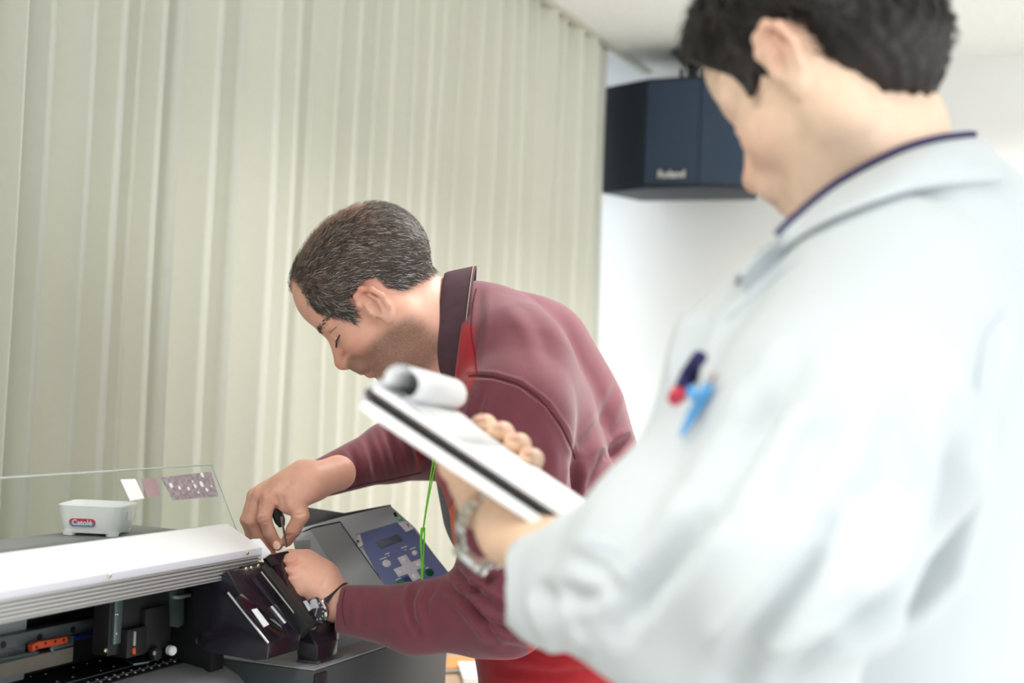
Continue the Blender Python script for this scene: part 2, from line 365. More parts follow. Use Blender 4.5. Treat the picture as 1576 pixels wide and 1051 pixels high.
def screw(p, n, r, m, par): return lathe('screw', p, n, [(r, 0), (r, r*.5), (r*.7, r*.8)], m, par, 10)
def printer():
    T = PR
    # top panel, lip, fluted rail
    tc = prism_y('top_panel', [(-1.05, 1.141), (-1.106, 1.1685), (-1.125, 1.166), (-1.125, 1.150), (-1.06, 1.130), (-1.05, 1.134)], YN, 1.668, m_wht, T)
    lp = prism_y('front_lip', [(-1.049, 1.1405), (-1.049, 1.131), (-1.07, 1.131), (-1.07, 1.136)], YN, 1.675, m_lav, T, .0008)
    for q in ((168, 886), (380, 851)): screw(on(0, -1.0488, *q), (1, 0, 0), .0028, m_brass, lp)
    pr = [(-1.052, 1.131)]; z = 1.131
    for i in range(5): pr += [(-1.050, z-.0006), (-1.050, z-.003), (-1.0545, z-.0036), (-1.0545, z-.0046)]; z -= .0046
    pr += [(-1.050, 1.108), (-1.050, 1.1065), (-1.09, 1.1065), (-1.09, 1.131)]
    prism_y('fluted_rail', pr, YN, 1.668, m_alu, T, 0)
    gt = poly('deck', [on(2, 1.156, *q) for q in ((200, 807), (277, 815))]+[(-1.12, 1.665, 1.156), (-1.12, YN, 1.156), (on(2, 1.156, 0, 829)[0], YN, 1.156)], (0, 0, -.03), m_grt, T, .002)
    # interior
    box('back_plate', (-1.222, YN, .99), (-1.212, 1.40, 1.10), m_int, T); box('shade_wall', (-1.30, 1.62, .975), (-1.09, 1.65, 1.13), m_mbk, T); box('shade_back', (-1.31, YN, .975), (-1.275, 1.65, 1.125), m_mbk, T); box('shade_backing', (-1.25, 1.40, .986), (-1.235, 1.63, 1.12), m_mbk, T); box('inner_roof', (-1.27, YN, 1.10), (-1.10, 1.655, 1.125), m_mbk, T)  # wall, back and backing: black boxes added to keep the hollow dark
    xs = -1.20
    a, b = on(0, xs, 0, 981)[2], on(0, xs, 0, 1001)[2]
    rl = box('guide_rail', (xs-.02, YN, b), (xs, 1.52, a), m_grd, T, .0015)
    for q in ((5, 992), (61, 980), (112, 969)): lathe('bolt_hole', on(0, xs+.0005, *q), (1, 0, 0), [(.0042, 0), (.0042, .001), (.003, .0012)], m_mbk, rl, 12)
    prism_y('belt_cover', [(xs+.012, on(0, xs, 0, 1017)[2]), (xs+.012, on(0, xs, 0, 1041)[2]), (xs-.01, on(0, xs, 0, 1041)[2]), (xs-.01, on(0, xs, 0, 1017)[2])], YN, 1.46, m_bei, T)
    tube('guide_rod', [on(0, xs+.01, -60, 1028), on(0, xs+.01, 56, 1005)], .0035, m_zinc, T)
    ob = poly('orange_bracket', [on(0, xs+.016, *q) for q in ((50, 993), (57, 988), (93, 982), (104, 979), (105, 989), (94, 992), (58, 999), (51, 1003))], (-.008, 0, 0), m_org, T, .0006)
    for q in ((56, 996), (70, 990), (85, 987), (98, 985)): lathe('hole', on(0, xs+.0162, *q), (1, 0, 0), [(.0018, 0), (.0018, .0006)], m_mbk, ob, 8)
    poly('angle_bracket', [on(0, xs+.014, *q) for q in ((78, 1000), (80, 995), (108, 990), (108, 978), (114, 978), (113, 993), (84, 1000), (83, 1008))], (-.004, 0, 0), m_zinc, T, .0004)
    tube('ribbon_cable', [on(0, xs+.01, 115, 982), on(0, xs+.01, 160, 973)], .003, m_blue, T)
    zp = .985
    p0, p1 = on(2, zp, 140, 1051), on(2, zp, 330, 1010); xf = (p0[0]+p1[0])/2
    pl = prism_y('platen', [(xf, zp), (-1.24, zp), (-1.24, zp-.02), (xf, zp-.01)], YN, 1.86, m_mbk, T)
    for dx in (.012, .035): box('groove_strip', (xf-dx-.0015, YN, zp), (xf-dx, 1.86, zp+.0012), m_grd, pl, .0003)
    k = 0
    for i in range(34):                                             # suction holes in two rows
        for j in (0, 1):
            lathe('suction_hole', (xf-.007-.011*j*1.1, 1.15+i*.017+.008*j, zp+.0002), (0, 0, 1), [(.0016, 0), (.0016, .0008)], m_btn, pl, 8)
    for q in ((24, 1047), (47, 1041), (70, 1037), (88, 1049), (112, 1042), (113, 1027), (134, 1021), (155, 1032), (175, 1026), (154, 1017)): lathe('suction_hole', on(2, zp+.0002, *q), (0, 0, 1), [(.0014, 0), (.0014, .0006)], m_btn, pl, 8)
    prof = [(xf+.0, zp-.002), (xf+.03, zp-.006), (xf+.06, zp-.018), (xf+.085, zp-.04), (xf+.10, zp-.07), (xf+.105, zp-.11), (xf-.02, zp-.11)]
    prism_y('front_apron', prof, YN, 1.72, m_grt, T, 0)
    # carriage
    xc = -1.13; cr = box('carriage', (xc-.025, on(0, xc, 168, 960)[1], 1.018), (xc, on(0, xc, 264, 960)[1], 1.102), m_mbk, T, .002)
    Yc = lambda px, py: on(0, xc, px, py)[1]; Zc = lambda px, py: on(0, xc, px, py)[2]
    box('head_block', (xc-.01, Yc(216, 950), Zc(216, 1003)), (xc+.008, Yc(252, 950), Zc(216, 937)), m_mbk, cr)
    box('lower_block', (xc-.01, Yc(184, 985), Zc(184, 1012)), (xc+.012, Yc(214, 985), Zc(184, 968)), m_mbk, cr, .002)
    lb = box('left_bracket', (xc, Yc(173, 950), Zc(178, 990)), (xc+.004, Yc(184, 950), Zc(178, 915)), m_zinc, cr, .0005)
    for q in ((178, 945), (181, 945), (179, 975)): screw(on(0, xc+.004, *q), (1, 0, 0), .002, m_brass, lb)
    rb = poly('right_bracket', [on(0, xc+.004, *q) for q in ((264, 903), (284, 900), (283, 960), (275, 966), (264, 964))], (-.004, 0, 0), m_zinc, cr, .0005)
    box('bracket_tab', (xc+.004, Yc(264, 918), Zc(264, 921)), (xc+.012, Yc(283, 918), Zc(264, 916)), m_alu, rb, .0006)
    screw(on(0, xc+.005, 270, 905), (1, 0, 0), .0025, m_brass, rb)
    wh = lathe('carriage_wheel', on(0, xc+.01, 237, 1005), (1, 0, 0), [(.009, 0), (.009, .006), (.004, .007)], m_mbk, cr, 20); lathe('hub', on(0, xc+.017, 237, 1005), (1, 0, 0), [(.0028, 0), (.0028, .001)], m_alu, wh, 12)
    lathe('white_roller', on(0, xc+.012, 260, 1000), (1, -.3, 0), [(.0055, 0), (.0065, .001), (.0065, .008), (.005, .010)], m_btn, cr, 16)
    screw(on(0, xc+.01, 162, 1001), (1, 0, 0), .003, m_brass, cr); poly('foot_plate', [on(2, zp+.004, *q) for q in ((192, 1018), (222, 1013), (230, 1021), (205, 1025))], (0, 0, .003), m_zinc, cr, .0004)
    poly('copper_clip', [on(0, xc+.014, *q) for q in ((205, 998), (209, 996), (209, 1007), (205, 1007))], (-.002, 0, 0), m_org, cr, .0003)
    poly('steel_clip', [on(0, xc+.014, *q) for q in ((207, 972), (210, 972), (209, 994), (206, 994))], (-.002, 0, 0), m_alu, cr, .0003)
    # right side cover (two glossy black blocks running along the bed)
    y0 = 1.575; q = lambda px, py: on(1, y0, px, py)
    fa = [q(350, 878), q(413, 989), q(411, 1015), q(392, 1017), q(318, 1004), q(300, 990), q(296, 905)]
    sc = poly('side_cover', fa, (0, .080, 0), m_blk, T, .0025)
    y1 = y0+.080
    n = np.cross(np.array(q(413, 989))-np.array(q(350, 878)), [0, 1, 0]); n = n/np.linalg.norm(n); n = -n if n[2] < 0 else n; o = np.array(q(413, 989))
    S = lambda px, py: onp(px, py, o+n*.0006, n)
    poly('window', [S(*k) for k in ((362, 921), (371, 914), (437, 967), (421, 984))], n*.001, m_drk, sc, .0003)
    for k in (((386, 939), (394, 937), (413, 962), (405, 966)), ((416, 934), (422, 931), (443, 957), (437, 960))): poly('white_label', [S(*z) for z in k], n*.0018, m_btn, sc, .0003)
    tube('edge_bead', [q(351, 912), q(413, 989.5)], .0016, m_alu, sc)
    # slotted channel
    y2 = y1
    o2 = poly('slot_channel', [on(1, y1, *k) for k in ((372, 880), (398, 866), (474, 962), (455, 985), (440, 985))], (0, .022, 0), m_mbk, T, .001)
    for a_, b_ in (((383, 885), (452, 968)), ((402, 878), (462, 952))): tube('bead', [onp(*a_, o+n*.004, n), onp(*b_, o+n*.004, n)], .0017, m_blk, o2)
    tube('bright_bead', [onp(402, 880, o+n*.006, n), onp(461, 954, o+n*.006, n)], .0010, m_alu, o2)
    # outer arm
    y3 = 1.682; q = lambda px, py: on(1, y3, px, py)
    oa = poly('outer_arm', [q(402, 856), q(412, 853), q(474, 972), q(489, 993), q(488, 1019), q(458, 1016), q(455, 985)], (0, .055, 0), m_blk, T, .0025)
    n3 = np.cross(np.array(q(474, 972))-np.array(q(412, 853)), [0, 1, 0]); n3 /= np.linalg.norm(n3); n3 = -n3 if n3[2] < 0 else n3; o3 = np.array(q(412, 853))
    S3 = lambda px, py: onp(px, py, o3+n3*.0006, n3)
    poly('pad', [S3(*k) for k in ((408, 857), (420, 856), (429, 868), (417, 872))], n3*.001, m_mbk, oa, .0003)
    poly('highlight_patch', [S3(*k) for k in ((466, 926), (471, 924), (480, 937), (475, 941))], n3*.0012, m_lav, oa, .0003)  # pale patch standing in for the highlight on the glossy arm
    bl = poly('arm_end_block', [on(1, y3+.055, *k) for k in ((474, 930), (506, 960), (506, 990), (488, 996), (474, 970))], (0, .03, 0), m_blk, T, .002)
    poly('lower_plate', [on(1, 1.69, *k) for k in ((458, 1010), (488, 1018), (486, 1080), (440, 1080))], (0, .01, 0), m_grd, T, .001)
    hb = tube('hinge_pin', [on(0, -1.045, 372, 876), on(0, -1.045, 402, 869)], .0042, m_mbk, T)
    for k in ((378, 876), (386, 874), (397, 871)): screw(on(0, -1.0405, *k), (1, -.3, 0), .0026, m_brass, hb)
    poly('corner_cap', [on(1, 1.668, *k) for k in ((383, 830), (398, 829), (415, 852), (405, 860), (395, 856))], (0, .006, 0), m_wht, T, .002)
    # body below and end box
    prism_y('lower_body', [(-.99, .90), (-.99, .62), (-1.5, .62), (-1.5, .985), (-1.26, .985), (-1.12, .95), (-1.05, .90)], YN, 2.02, m_grd, T, .004)
    xb = -.955
    e0, e1 = on(0, xb, 484, 1033), on(0, xb, 580, 1002)
    eb = box('end_box', (-1.20, e0[1], .60), (xb, 2.08, e0[2]), m_char, T, .003)
    box('end_box_lid', (-1.2, e0[1]+.001, e0[2]), (xb-.001, 2.07, e0[2]+.0025), m_grt, T, .001)
    box('latch', (xb, e0[1]-.002, e0[2]-.045), (xb+.004, e0[1]+.028, e0[2]-.004), m_mbk, eb, .001)
    lathe('screw', (xb-.05, e0[1]+.09, e0[2]+.0025), (0, 0, 1), [(.003, 0), (.003, .001)], m_alu, eb, 10)
    for y in (.35, 1.9):
        box('stand_leg', (-1.28, y-.04, .06), (-1.18, y+.04, .62), m_grd, T, .004); box('stand_foot', (-1.50, y-.045, .03), (-.93, y+.045, .07), m_grd, T, .006)
        for x in (-1.46, -.97): lathe('caster', (x, y-.02, .03), (0, 1, 0), [(.03, 0), (.03, .04)], m_mbk, T, 16)
printer()
def control_unit():
    U_ = thing('control_unit', '', '', (0, 0, 0)); bpy.data.objects.remove(U_)
    a = M3 @ np.array([.816, .258, -.512]); a /= np.linalg.norm(a); b = M3 @ np.array([.533, -.67, .512]); b -= a*b.dot(a); b /= np.linalg.norm(b); n = np.cross(b, a); n = n if np.dot(n, FW) < 0 else -n; o = P(600, 830, 2.24)
    S = lambda px, py, e=0.: onp(px, py, o+n*e, n)
    par = PR
    back = -n*.02
    hs = poly('control_housing', [S(*k) for k in ((452, 815), (523, 795), (601, 777), (640, 812), (690, 882), (684, 905), (660, 925), (500, 925))], back, m_grl, par, .003)
    poly('insert_panel', [S(*k, .0008) for k in ((478, 817), (522, 806), (600, 912), (612, 950), (560, 950))], n*.0015, m_gry, hs, .0004)
    poly('side_face', [S(*k, .001) for k in ((452, 822), (480, 817), (548, 906), (560, 950), (500, 950))], n*.001, m_grl, hs, .0004)
    poly('small_label', [S(*k, .002) for k in ((451, 833), (478, 831), (477, 851), (455, 850))], n*.0008, m_gry, hs, .0003)
    tube('panel_seam', [S(523, 803, .001), S(600, 911, .001), S(614, 940, .001)], .0007, m_mbk, hs)
    tube('seam', [S(455, 824, .001), S(480, 812, .001), S(523, 803, .001)], .0009, m_mbk, hs)
    bp = poly('keypad_panel', [S(*k, .001) for k in ((548, 823), (611, 804), (637, 815), (690, 881), (688, 884), (683, 901), (640, 945), (612, 940))], n*.0012, m_blu, hs, .0004)
    poly('screen', [S(*k, .0025) for k in ((577, 834), (612, 822), (620, 832), (586, 844))], n*.001, m_lcd, bp, .0004)
    for k in (((549, 824), (554, 822), (559, 839), (551, 843)), ((612, 805), (628, 802), (637, 814), (625, 819))): poly('corner_plate', [S(*z, .0025) for z in k], n*.001, m_btn, bp, .0003)
    for k in ((550, 834), (627, 809)): screw(S(*k, .003), n, .0032, m_steel, bp)
    u = lambda px, py, w_, h_: [S(px, py, .0022)+a*i*w_+b*j*h_ for i, j in ((-1, -1), (1, -1), (1, 1), (-1, 1))]
    ctr = S(630, 874, .0022); s = .0115
    cross = [(-3, -1), (-1, -1), (-1, -3), (1, -3), (1, -1), (3, -1), (3, 1), (1, 1), (1, 3), (-1, 3), (-1, 1), (-3, 1)]
    kc = poly('arrow_cross', [ctr+a*i*s*.70+b*j*s*.70 for i, j in cross], n*.0006, m_lav, bp, .0002)
    for i, j in ((-1, 0), (1, 0), (0, -1), (0, 1)): lathe('button', ctr+a*i*s*1.5+b*j*s*1.5+n*.0006, n, [(.0048, 0), (.0046, .0012), (.003, .002)], m_btn, kc, 16)
    poly('navy_field', [S(*k, .0022) for k in ((612, 893), (628, 886), (638, 898), (634, 907), (622, 912))], n*.0003, m_navy, bp, 0)
    for k, m, r in (((595, 867), m_btn, .0060), ((638, 851), m_btn, .0040), ((618, 898), m_grn, .0066), ((661, 881), m_dgrn, .0062), ((651, 901), m_btn, .004)):
        lathe('button', S(*k, .0022), n, [(r*1.15, 0), (r*1.1, .0008), (r, .0010), (r*.9, .0024), (r*.5, .003)], m, bp, 18)
    bm = bmesh.new()
    for (px, py), w_ in (((590, 859), .006), ((622, 842), .005), ((635, 844), .005), ((613, 891), .0045), ((596, 852), .004), ((657, 874), .003), ((660, 893), .002), ((634, 906), .004)):
        ct = S(px, py, .0023); bm_poly(bm, [ct+a*i*w_+b*j*.0009 for i, j in ((-1, -1), (1, -1), (1, 1), (-1, 1))], n*.0002)
    tag(from_bm('printed_captions', bm, m_btn, bp, 0), kind='stuff')
    for k in ((598, 855), (624, 846), (661, 897), (636, 907)): lathe('indicator', S(*k, .0022), n, [(.0012, 0), (.0012, .0004)], m_btn, bp, 8)
    poly('port', [S(*k, .0010) for k in ((605, 790), (608, 788), (612, 794), (608, 796))], n*.0008, m_mbk, hs, .0002)
    lathe('lime_button', S(615, 798, .001), n, [(.0042, 0), (.004, .003), (.002, .004)], m_lgrn, hs, 14)
    # black lid behind the top edge
    poly('black_lid', [S(*k, -.012) for k in ((446, 812), (470, 780), (530, 789), (601, 776), (604, 781), (524, 797), (455, 822))], n*-.012, m_mbk, hs, .001)
    poly('unit_base', [(-1.30, 1.80, .985), (-1.00, 1.80, .985), (-.985, 2.05, .985), (-1.30, 2.05, .985)], (0, 0, .035), m_gry, PR, .003)
control_unit()
# ---- clear cover, hinged up
ac = tag(poly('clear_cover', [(-1.108, YN, 1.16), (-1.108, 1.70, 1.15), (-1.158, 1.70, 1.245), (-1.158, YN, 1.245)], (-.002, 0, -.001), m_acr, PR, 0), 'raised clear acrylic cover')
bm = bmesh.new(); bm_tube(bm, [(-1.159, YN, 1.2455), (-1.159, 1.70, 1.2455), (-1.109, 1.7003, 1.15)], .0011, 6); from_bm('polished_edge', bm, m_edge, ac)
nA = np.cross([0, 1, 0], [-.05, 0, .095]); nA /= np.linalg.norm(nA); nA = nA if nA[0] > 0 else -nA; oA = np.array([-1.108, 1.7, 1.15])
A_ = lambda px, py: onp(px, py, oA+nA*.0008, nA)
m_mauve = mat('mauve_print', s2l(170, 142, 146), .6, noise=(40, .05)); m_pat = mat('patterned_print', s2l(166, 152, 158), .5, noise=(160, .35, 2)); m_teal = mat('teal_print', s2l(180, 220, 214), .5)
tag(poly('sticker', [A_(*k) for k in ((185, 738), (208, 737), (222, 767), (200, 771))], nA*.0004, m_paper, None, 0), 'plain white card stuck on the clear cover, leftmost of the three', 'sticker')
tag(poly('sticker', [A_(*k) for k in ((217, 737), (240, 736), (247, 764), (227, 767))], nA*.0004, m_mauve, None, 0), 'mauve card stuck on the clear cover between the white and the patterned one', 'sticker')
st = thing('sticker', 'long purple print with white flower pattern stuck near the right edge of the clear cover', 'sticker', A_(290, 750))
poly('print', [A_(*k) for k in ((247, 735), (324, 726), (336, 764), (266, 770))], nA*.0004, m_pat, st, 0)
for k, r in (((263, 747), .004), ((276, 751), .003), ((290, 752), .003), ((300, 748), .0035), ((310, 745), .0045), ((318, 754), .003), ((311, 731), .004), ((305, 758), .002), ((325, 748), .002), ((296, 741), .002)):
    lathe('flower', A_(*k)+nA*.0004, nA, [(r, 0), (r*.8, .0003)], m_paper, st, 9)
# ---- little white tub
def tub():
    z = 1.156; a = on(2, z, 91, 824); b = on(2, z, 181, 828); cen = (np.array(a)+np.array(b))/2; e = np.array(b)-np.array(a); L = np.linalg.norm(e); e = e/L; n = np.array([e[1], -e[0], 0]); n = n if n[0] > 0 else -n
    t = thing('tub', 'small white square plastic tub with a blue and red label, on the printer deck', 'tub', cen)
    hw = L/2; D = hw*.92; oc = cen-n*D; H = .0545*L/.105
    def ring(s, hgt):
        out = []; R = .012
        for ci, (i, j) in enumerate(((1, 1), (-1, 1), (-1, -1), (1, -1))):
            for q in range(6):
                th = math.pi/2*(ci+q/5); out.append(oc+e*(i*(s-R)+R*math.cos(th))+n*(j*(s*.92-R)+R*math.sin(th))+np.array([0, 0, hgt]))
        return out
    prof = [(hw*.93, .004), (hw*.985, .010), (hw*1.07, H*.55), (hw*1.12, H*.93), (hw*1.14, H), (hw*1.12, H+.001)]
    inn = [(hw*1.10, H-.001), (hw*1.03, H*.5), (hw*.92, .010)]
    bm = bmesh.new(); rs = [[bm.verts.new(Vector(p)) for p in ring(s, h)] for s, h in prof+inn]
    for q, s in zip(rs, rs[1:]):
        for i in range(24): bm.faces.new((q[i], q[(i+1) % 24], s[(i+1) % 24], s[i]))
    bm.faces.new(rs[0][::-1]); bm.faces.new(rs[-1])
    m_tub = mat('white_plastic', s2l(240, 240, 240), .3, sss=.1)
    from_bm('bowl', bm, m_tub, t)
    for i, j in ((-1, -1), (1, -1), (1, 1), (-1, 1)): p = oc+e*i*hw*.74+n*j*hw*.70+np.array([0, 0, .0]); lathe('foot', p+np.array([0, 0, .0006]), (0, 0, 1), [(.008, 0), (.009, .005)], m_tub, t, 12)
    up = np.array([0, 0, 1.])*H*.55-n*-.0; f0 = oc+n*hw*1.03*.95; lean = (n*(hw*.10)+np.array([0, 0, H*.5])); lean /= np.linalg.norm(lean)
    lc = oc+n*(hw*1.06*.92+.0010)+np.array([0, 0, H*.46])-e*hw*.22; w_, h_ = hw*.45, H*.13; pts = []
    for i in range(24):
        th = 2*math.pi*i/24; pts.append((math.copysign(w_-h_, math.cos(th))+h_*math.cos(th), h_*math.sin(th)))
    lean = n*(hw*.085*.92)+np.array([0, 0, H*.45]); lean /= np.linalg.norm(lean); nn = np.cross(e, lean); nn = nn if np.dot(nn, n) > 0 else -nn
    m_lr = mat('label_red', s2l(206, 62, 84), .4); m_lb = mat('label_blue', s2l(70, 150, 200), .4)
    lab = poly('label', [lc+e*x+lean*y for x, y in pts], nn*.0006, m_lr, t, 0)
    low = [(x, min(y, -h_*.1)) for x, y in pts]; low = [p for i, p in enumerate(low) if p != low[i-1]]
    poly('blue_band', [lc+e*x*.96+lean*y*.9+nn*.0006 for x, y in low], nn*.0003, m_lb, lab, 0)
    text('lettering', 'Catolé', lc+nn*.0011, e, lean, h_*1.9, m_paper, lab, bold=.02)
    box('side_label', (0, 0, 0), (.001, .001, .001), m_paper, t, 0).data.transform(Matrix.Translation(Vector(oc+e*hw*1.06+n*hw*.3+np.array([0, 0, H*.55]))) @ Matrix.Diagonal((3, 8, 10, 1)))
tub()
# ================================================================== PEOPLE
m_skin = mat('skin', (.6, .36, .27), .48, attr=True, sss=.12, bump=(260, .25, .0008), noise=(70, .06))
m_hairA = mat('grey_brown_hair', (.08, .07, .06), .55, attr=True); m_hairB = mat('black_hair', s2l(34, 26, 25), .5, noise=(60, .3))
m_shirt = mat('shirt_cotton', (.2, .05, .07), .85, attr=True, noise=(38, .10, 6), bump=(650, .35, .0008), sheen=.25)
m_collar = mat('collar_cloth', s2l(82, 58, 66), .85, noise=(60, .12), bump=(500, .4, .0008)); m_seam = mat('seam_thread', s2l(88, 42, 52), .9); m_seaml = mat('pale_tape', s2l(196, 170, 150), .9)
m_coat = mat('work_coat_cloth', s2l(196, 202, 205), .85, noise=(12, .015), bump=(300, .15, .0008), sheen=.15)
m_coats = mat('coat_seam', s2l(186, 194, 204), .9); m_navyc = mat('navy_cloth', s2l(42, 40, 88), .85)
m_trous = mat('dark_trousers', s2l(44, 56, 62), .9, noise=(50, .15)); m_shoe = mat('shoe_leather', s2l(30, 28, 28), .4)
m_eye = mat('eye_white', (.75, .72, .68), .1); m_iris = mat('iris', (.05, .035, .02), .1); m_lash = mat('brow_hair', s2l(58, 42, 36), .7)
SKA = np.array(s2l(232, 178, 156)); SKB = np.array(s2l(236, 204, 178))

def head_axes(Fv, Uv):
    Fv = np.array(Fv, float); Fv /= np.linalg.norm(Fv); Uv = np.array(Uv, float); Uv -= Fv*Uv.dot(Fv); Uv /= np.linalg.norm(Uv); return Fv, Uv, np.cross(Uv, Fv)
def head_sdf(C, ax, sc, h, neck, heavy=0., eo=(0, 0), es=1.):
    A = np.array(ax); L = lambda f, u, s: C+sc*(f*ax[0]+u*ax[1]+s*ax[2])
    S = SDF(C-.19*sc-.02, C+.19*sc+.02, h)
    E = lambda p, r, k=.02, sub=False, rot=None: S.ell(L(*p), np.array(r)*sc, A if rot is None else rot, k*sc, sub)
    K = lambda a, b, ra, rb, k=.01, sub=False: S.cap(L(*a), L(*b), ra*sc, rb*sc, k*sc, sub)
    E((-.006, .044, 0), (.096, .078, .074)); E((-.045, .03, 0), (.062, .062, .066), .03); E((.045, .048, 0), (.050, .052, .060), .03)
    E((.048, -.025, 0), (.044, .060, .052), .03); E((.01, -.03, 0), (.06, .06, .060), .03)
    for s in (-1, 1):
        K((-.008, -.060, s*.050), (.070, -.096, s*.016), .020, .017, .03); K((-.006, -.01, s*.058), (-.008, -.06, s*.050), .020, .020, .02)
        E((.058, -.022, s*.038), (.026, .022, .022), .02)
        K((.088, .022, s*.008), (.072, .024, s*.044), .0085, .009, .012)
        E((.097, .001, s*.033), (.016, .012, .017), .012, True); S.ell(L(.074, .000, s*.031), np.array((.0145, .0135, .0145))*sc, A, .003*sc)
        K((.086, -.006, s*.020), (.082, -.005, s*.043), .0035, .003, .006)
        E((.100, -.034, s*.0135), (.011, .009, .009), .008)
    K((.088, .012, 0), (.112, -.026, 0), .0085, .0100, .014); S.ell(L(.112, -.030, 0), np.array((.0115, .0105, .0105))*sc, A, .008*sc)
    for s in (-1, 1): S.ell(L(.106, -.0405, s*.0065), np.array((.0055, .0035, .0040))*sc, A, .003*sc, True)
    K((.092, -.052, -.02), (.092, -.052, .02), .014, .014, .02)
    K((.098, -.058, -.014), (.102, -.057, 0), .0062, .0068, .006); K((.098, -.058, .014), (.102, -.057, 0), .0062, .0068, .006)
    K((.095, -.070, -.012), (.095, -.070, .012), .0075, .0075, .006); K((.100, -.0635, -.020), (.100, -.0635, .020), .0014, .0014, .003, True)
    K((.094, -.082, -.006), (.094, -.082, .006), .004, .004, .008, True); E((.080, -.100, 0), (.020, .018, .022), .02)
    E((.02, -.092, 0), (.05, .018 + heavy, .036), .03)
    # ears
    for s in (-1, 1):
        w = lambda f, u, t: L(f*es+eo[0], u*es+eo[1], s*(t if t < .078 else .078+(t-.078)*es))
        e0 = w(-.010, .004, .080); nn = (-.25*ax[0]+s*.97*ax[2]); nn /= np.linalg.norm(nn); ea = ax[0]-nn*ax[0].dot(nn); ea /= np.linalg.norm(ea)
        S.ell(e0, np.array((.018, .029, .0055))*sc*es, np.array([ea, np.cross(nn, ea), nn]), .006*sc)
        S.ell(w(-.004, .004, .070), np.array((.010, .02, .010))*sc, A, .008*sc)
        hx = [(.008, .006, .074), (.010, .022, .079), (.002, .033, .084), (-.013, .034, .089), (-.024, .022, .092), (-.027, .004, .090), (-.021, -.012, .084), (-.010, -.024, .078)]
        S.chain([(w(*p), .0040*sc) for p in hx], .004*sc)
        S.ell(w(-.002, -.002, .089), np.array((.009, .0105, .008))*sc, A, .004*sc, True); S.ell(w(-.004, .019, .091), np.array((.010, .007, .005))*sc, A, .004*sc, True)
        S.chain([(w(-.014, .020, .087), .003*sc), (w(-.017, .002, .087), .003*sc), (w(-.009, -.014, .082), .0032*sc)], .004*sc)
        S.ell(w(-.004, -.024, .077), np.array((.0085, .0085, .005))*sc, A, .006*sc); S.cap(w(.008, .002, .077), w(.007, -.008, .076), .0042*sc, .004*sc, .004*sc)
    S.chain(neck, .03)
    return S, L
def local(V, C, ax, sc): D = (V-C)/sc; return D@ax[0], D@ax[1], D@ax[2]
def skin_col(f, u, s, base, beard=0.):
    n = len(f); col = np.tile(base, (n, 1)); g = lambda x, y, z, r: np.exp(-((f-x)**2+(u-y)**2+(np.abs(s)-z)**2)/r**2)
    red = .8*g(.112, -.03, 0, .022)+.55*g(.07, -.03, .045, .03)+.8*g(-.012, .01, .088, .024)+.25*g(.09, .05, .0, .05)
    red = np.clip(red, 0, 1)[:, None]; col = col*(1-red*.55)+np.array((.62, .17, .12))*red*.55
    lips = np.clip((g(.103, -.058, .0, .012)+g(.1, -.070, .0, .012)+.8*g(.098, -.064, .014, .009))*1.2, 0, 1)[:, None]; col = col*(1-lips*.6)+np.array((.42, .14, .12))*lips*.6
    if beard:
        b = sm(-.035, -.055, u+.25*np.maximum(0, .05-f)-.0)*sm(-.035, -.005, f)*sm(-.145, -.12, u)+sm(.022, .012, np.hypot(f-.095, u+.05))
        sp = rng.uniform(.75, 1.15, n); b = np.clip(b*sp, 0, 1)[:, None]*beard; b *= (1-lips); col = col*(1-b)+np.array((.16, .095, .065))*b
    return col
def join_parts(parts):
    Vs, Qs, Cs, k = [], [], [], 0
    for V, Q, C_ in parts: Vs.append(V); Qs.append(Q+k); Cs.append(C_); k += len(V)
    return np.concatenate(Vs), np.concatenate(Qs).astype(np.int32), np.concatenate(Cs)
def strands(name, roots, dirs, norms, length, width, cols, m, parent, wv=None, bend=.5):
    n = len(roots); length = np.asarray(length)*np.ones(n); d0 = dirs/np.linalg.norm(dirs, axis=1, keepdims=True)
    side = np.cross(d0, norms); side /= np.linalg.norm(side, axis=1, keepdims=True)+1e-9
    mid = roots+d0*length[:, None]*.5+norms*(length*.14)[:, None]; tip = roots+d0*length[:, None]+rng.normal(0, 1, (n, 3))*(length*.10)[:, None]-norms*(length*.10*bend)[:, None]
    W_ = (width*rng.uniform(.6, 1.2, n))[:, None]; V = np.stack([roots-side*W_, roots+side*W_, mid+side*W_*.8+norms*W_*.4, mid-side*W_*.8+norms*W_*.4, tip], 1).reshape(-1, 3)
    b = np.arange(n)*5; Q = np.concatenate([np.stack([b, b+1, b+2, b+3], 1), np.stack([b+3, b+2, b+4, b+4], 1)])
    Qt = [(x, y, z) if z == q else (x, y, z, q) for x, y, z, q in Q.tolist()]
    return tag(mesh_np(name, v2w(V), Qt, m, parent, col=np.repeat(cols, 5, 0)), kind='stuff')
def hand(S, mcp, seq, k=.006):                                       # seq: list of joints (point, radius)
    S.chain(seq, k*.5)
def nail(o, n, d, w, l, parent, m):
    n = np.array(n)/np.linalg.norm(n); d = np.array(d, float); d -= n*d.dot(n); d /= np.linalg.norm(d); sd = np.cross(n, d)
    pts = [o+d*l*math.cos(t)+sd*w*math.sin(t)+n*(.0004-.0012*math.sin(t)**2) for t in np.arange(12)*math.pi/6]
    V = [o+n*.0006]+pts; Fc = [(0, i+1, (i+1) % 12+1) for i in range(12)]
    return mesh_np('fingernail', v2w(np.array(V)), Fc, m, parent)
m_nail = mat('nail', s2l(226, 178, 160), .25)
def surf_pts(bvh, pts, off=.0008):                                  # drop a line seen at these pixels onto a built surface
    out = []
    for px, py in pts:
        r = ray(px, py); r = r/np.linalg.norm(r); h = bvh.ray_cast(Vector(CAM), Vector(r))
        if h[0] is not None: out.append(np.array(h[0])+np.array(h[1])*off*(1 if np.dot(h[1], r) < 0 else -1))
    return out
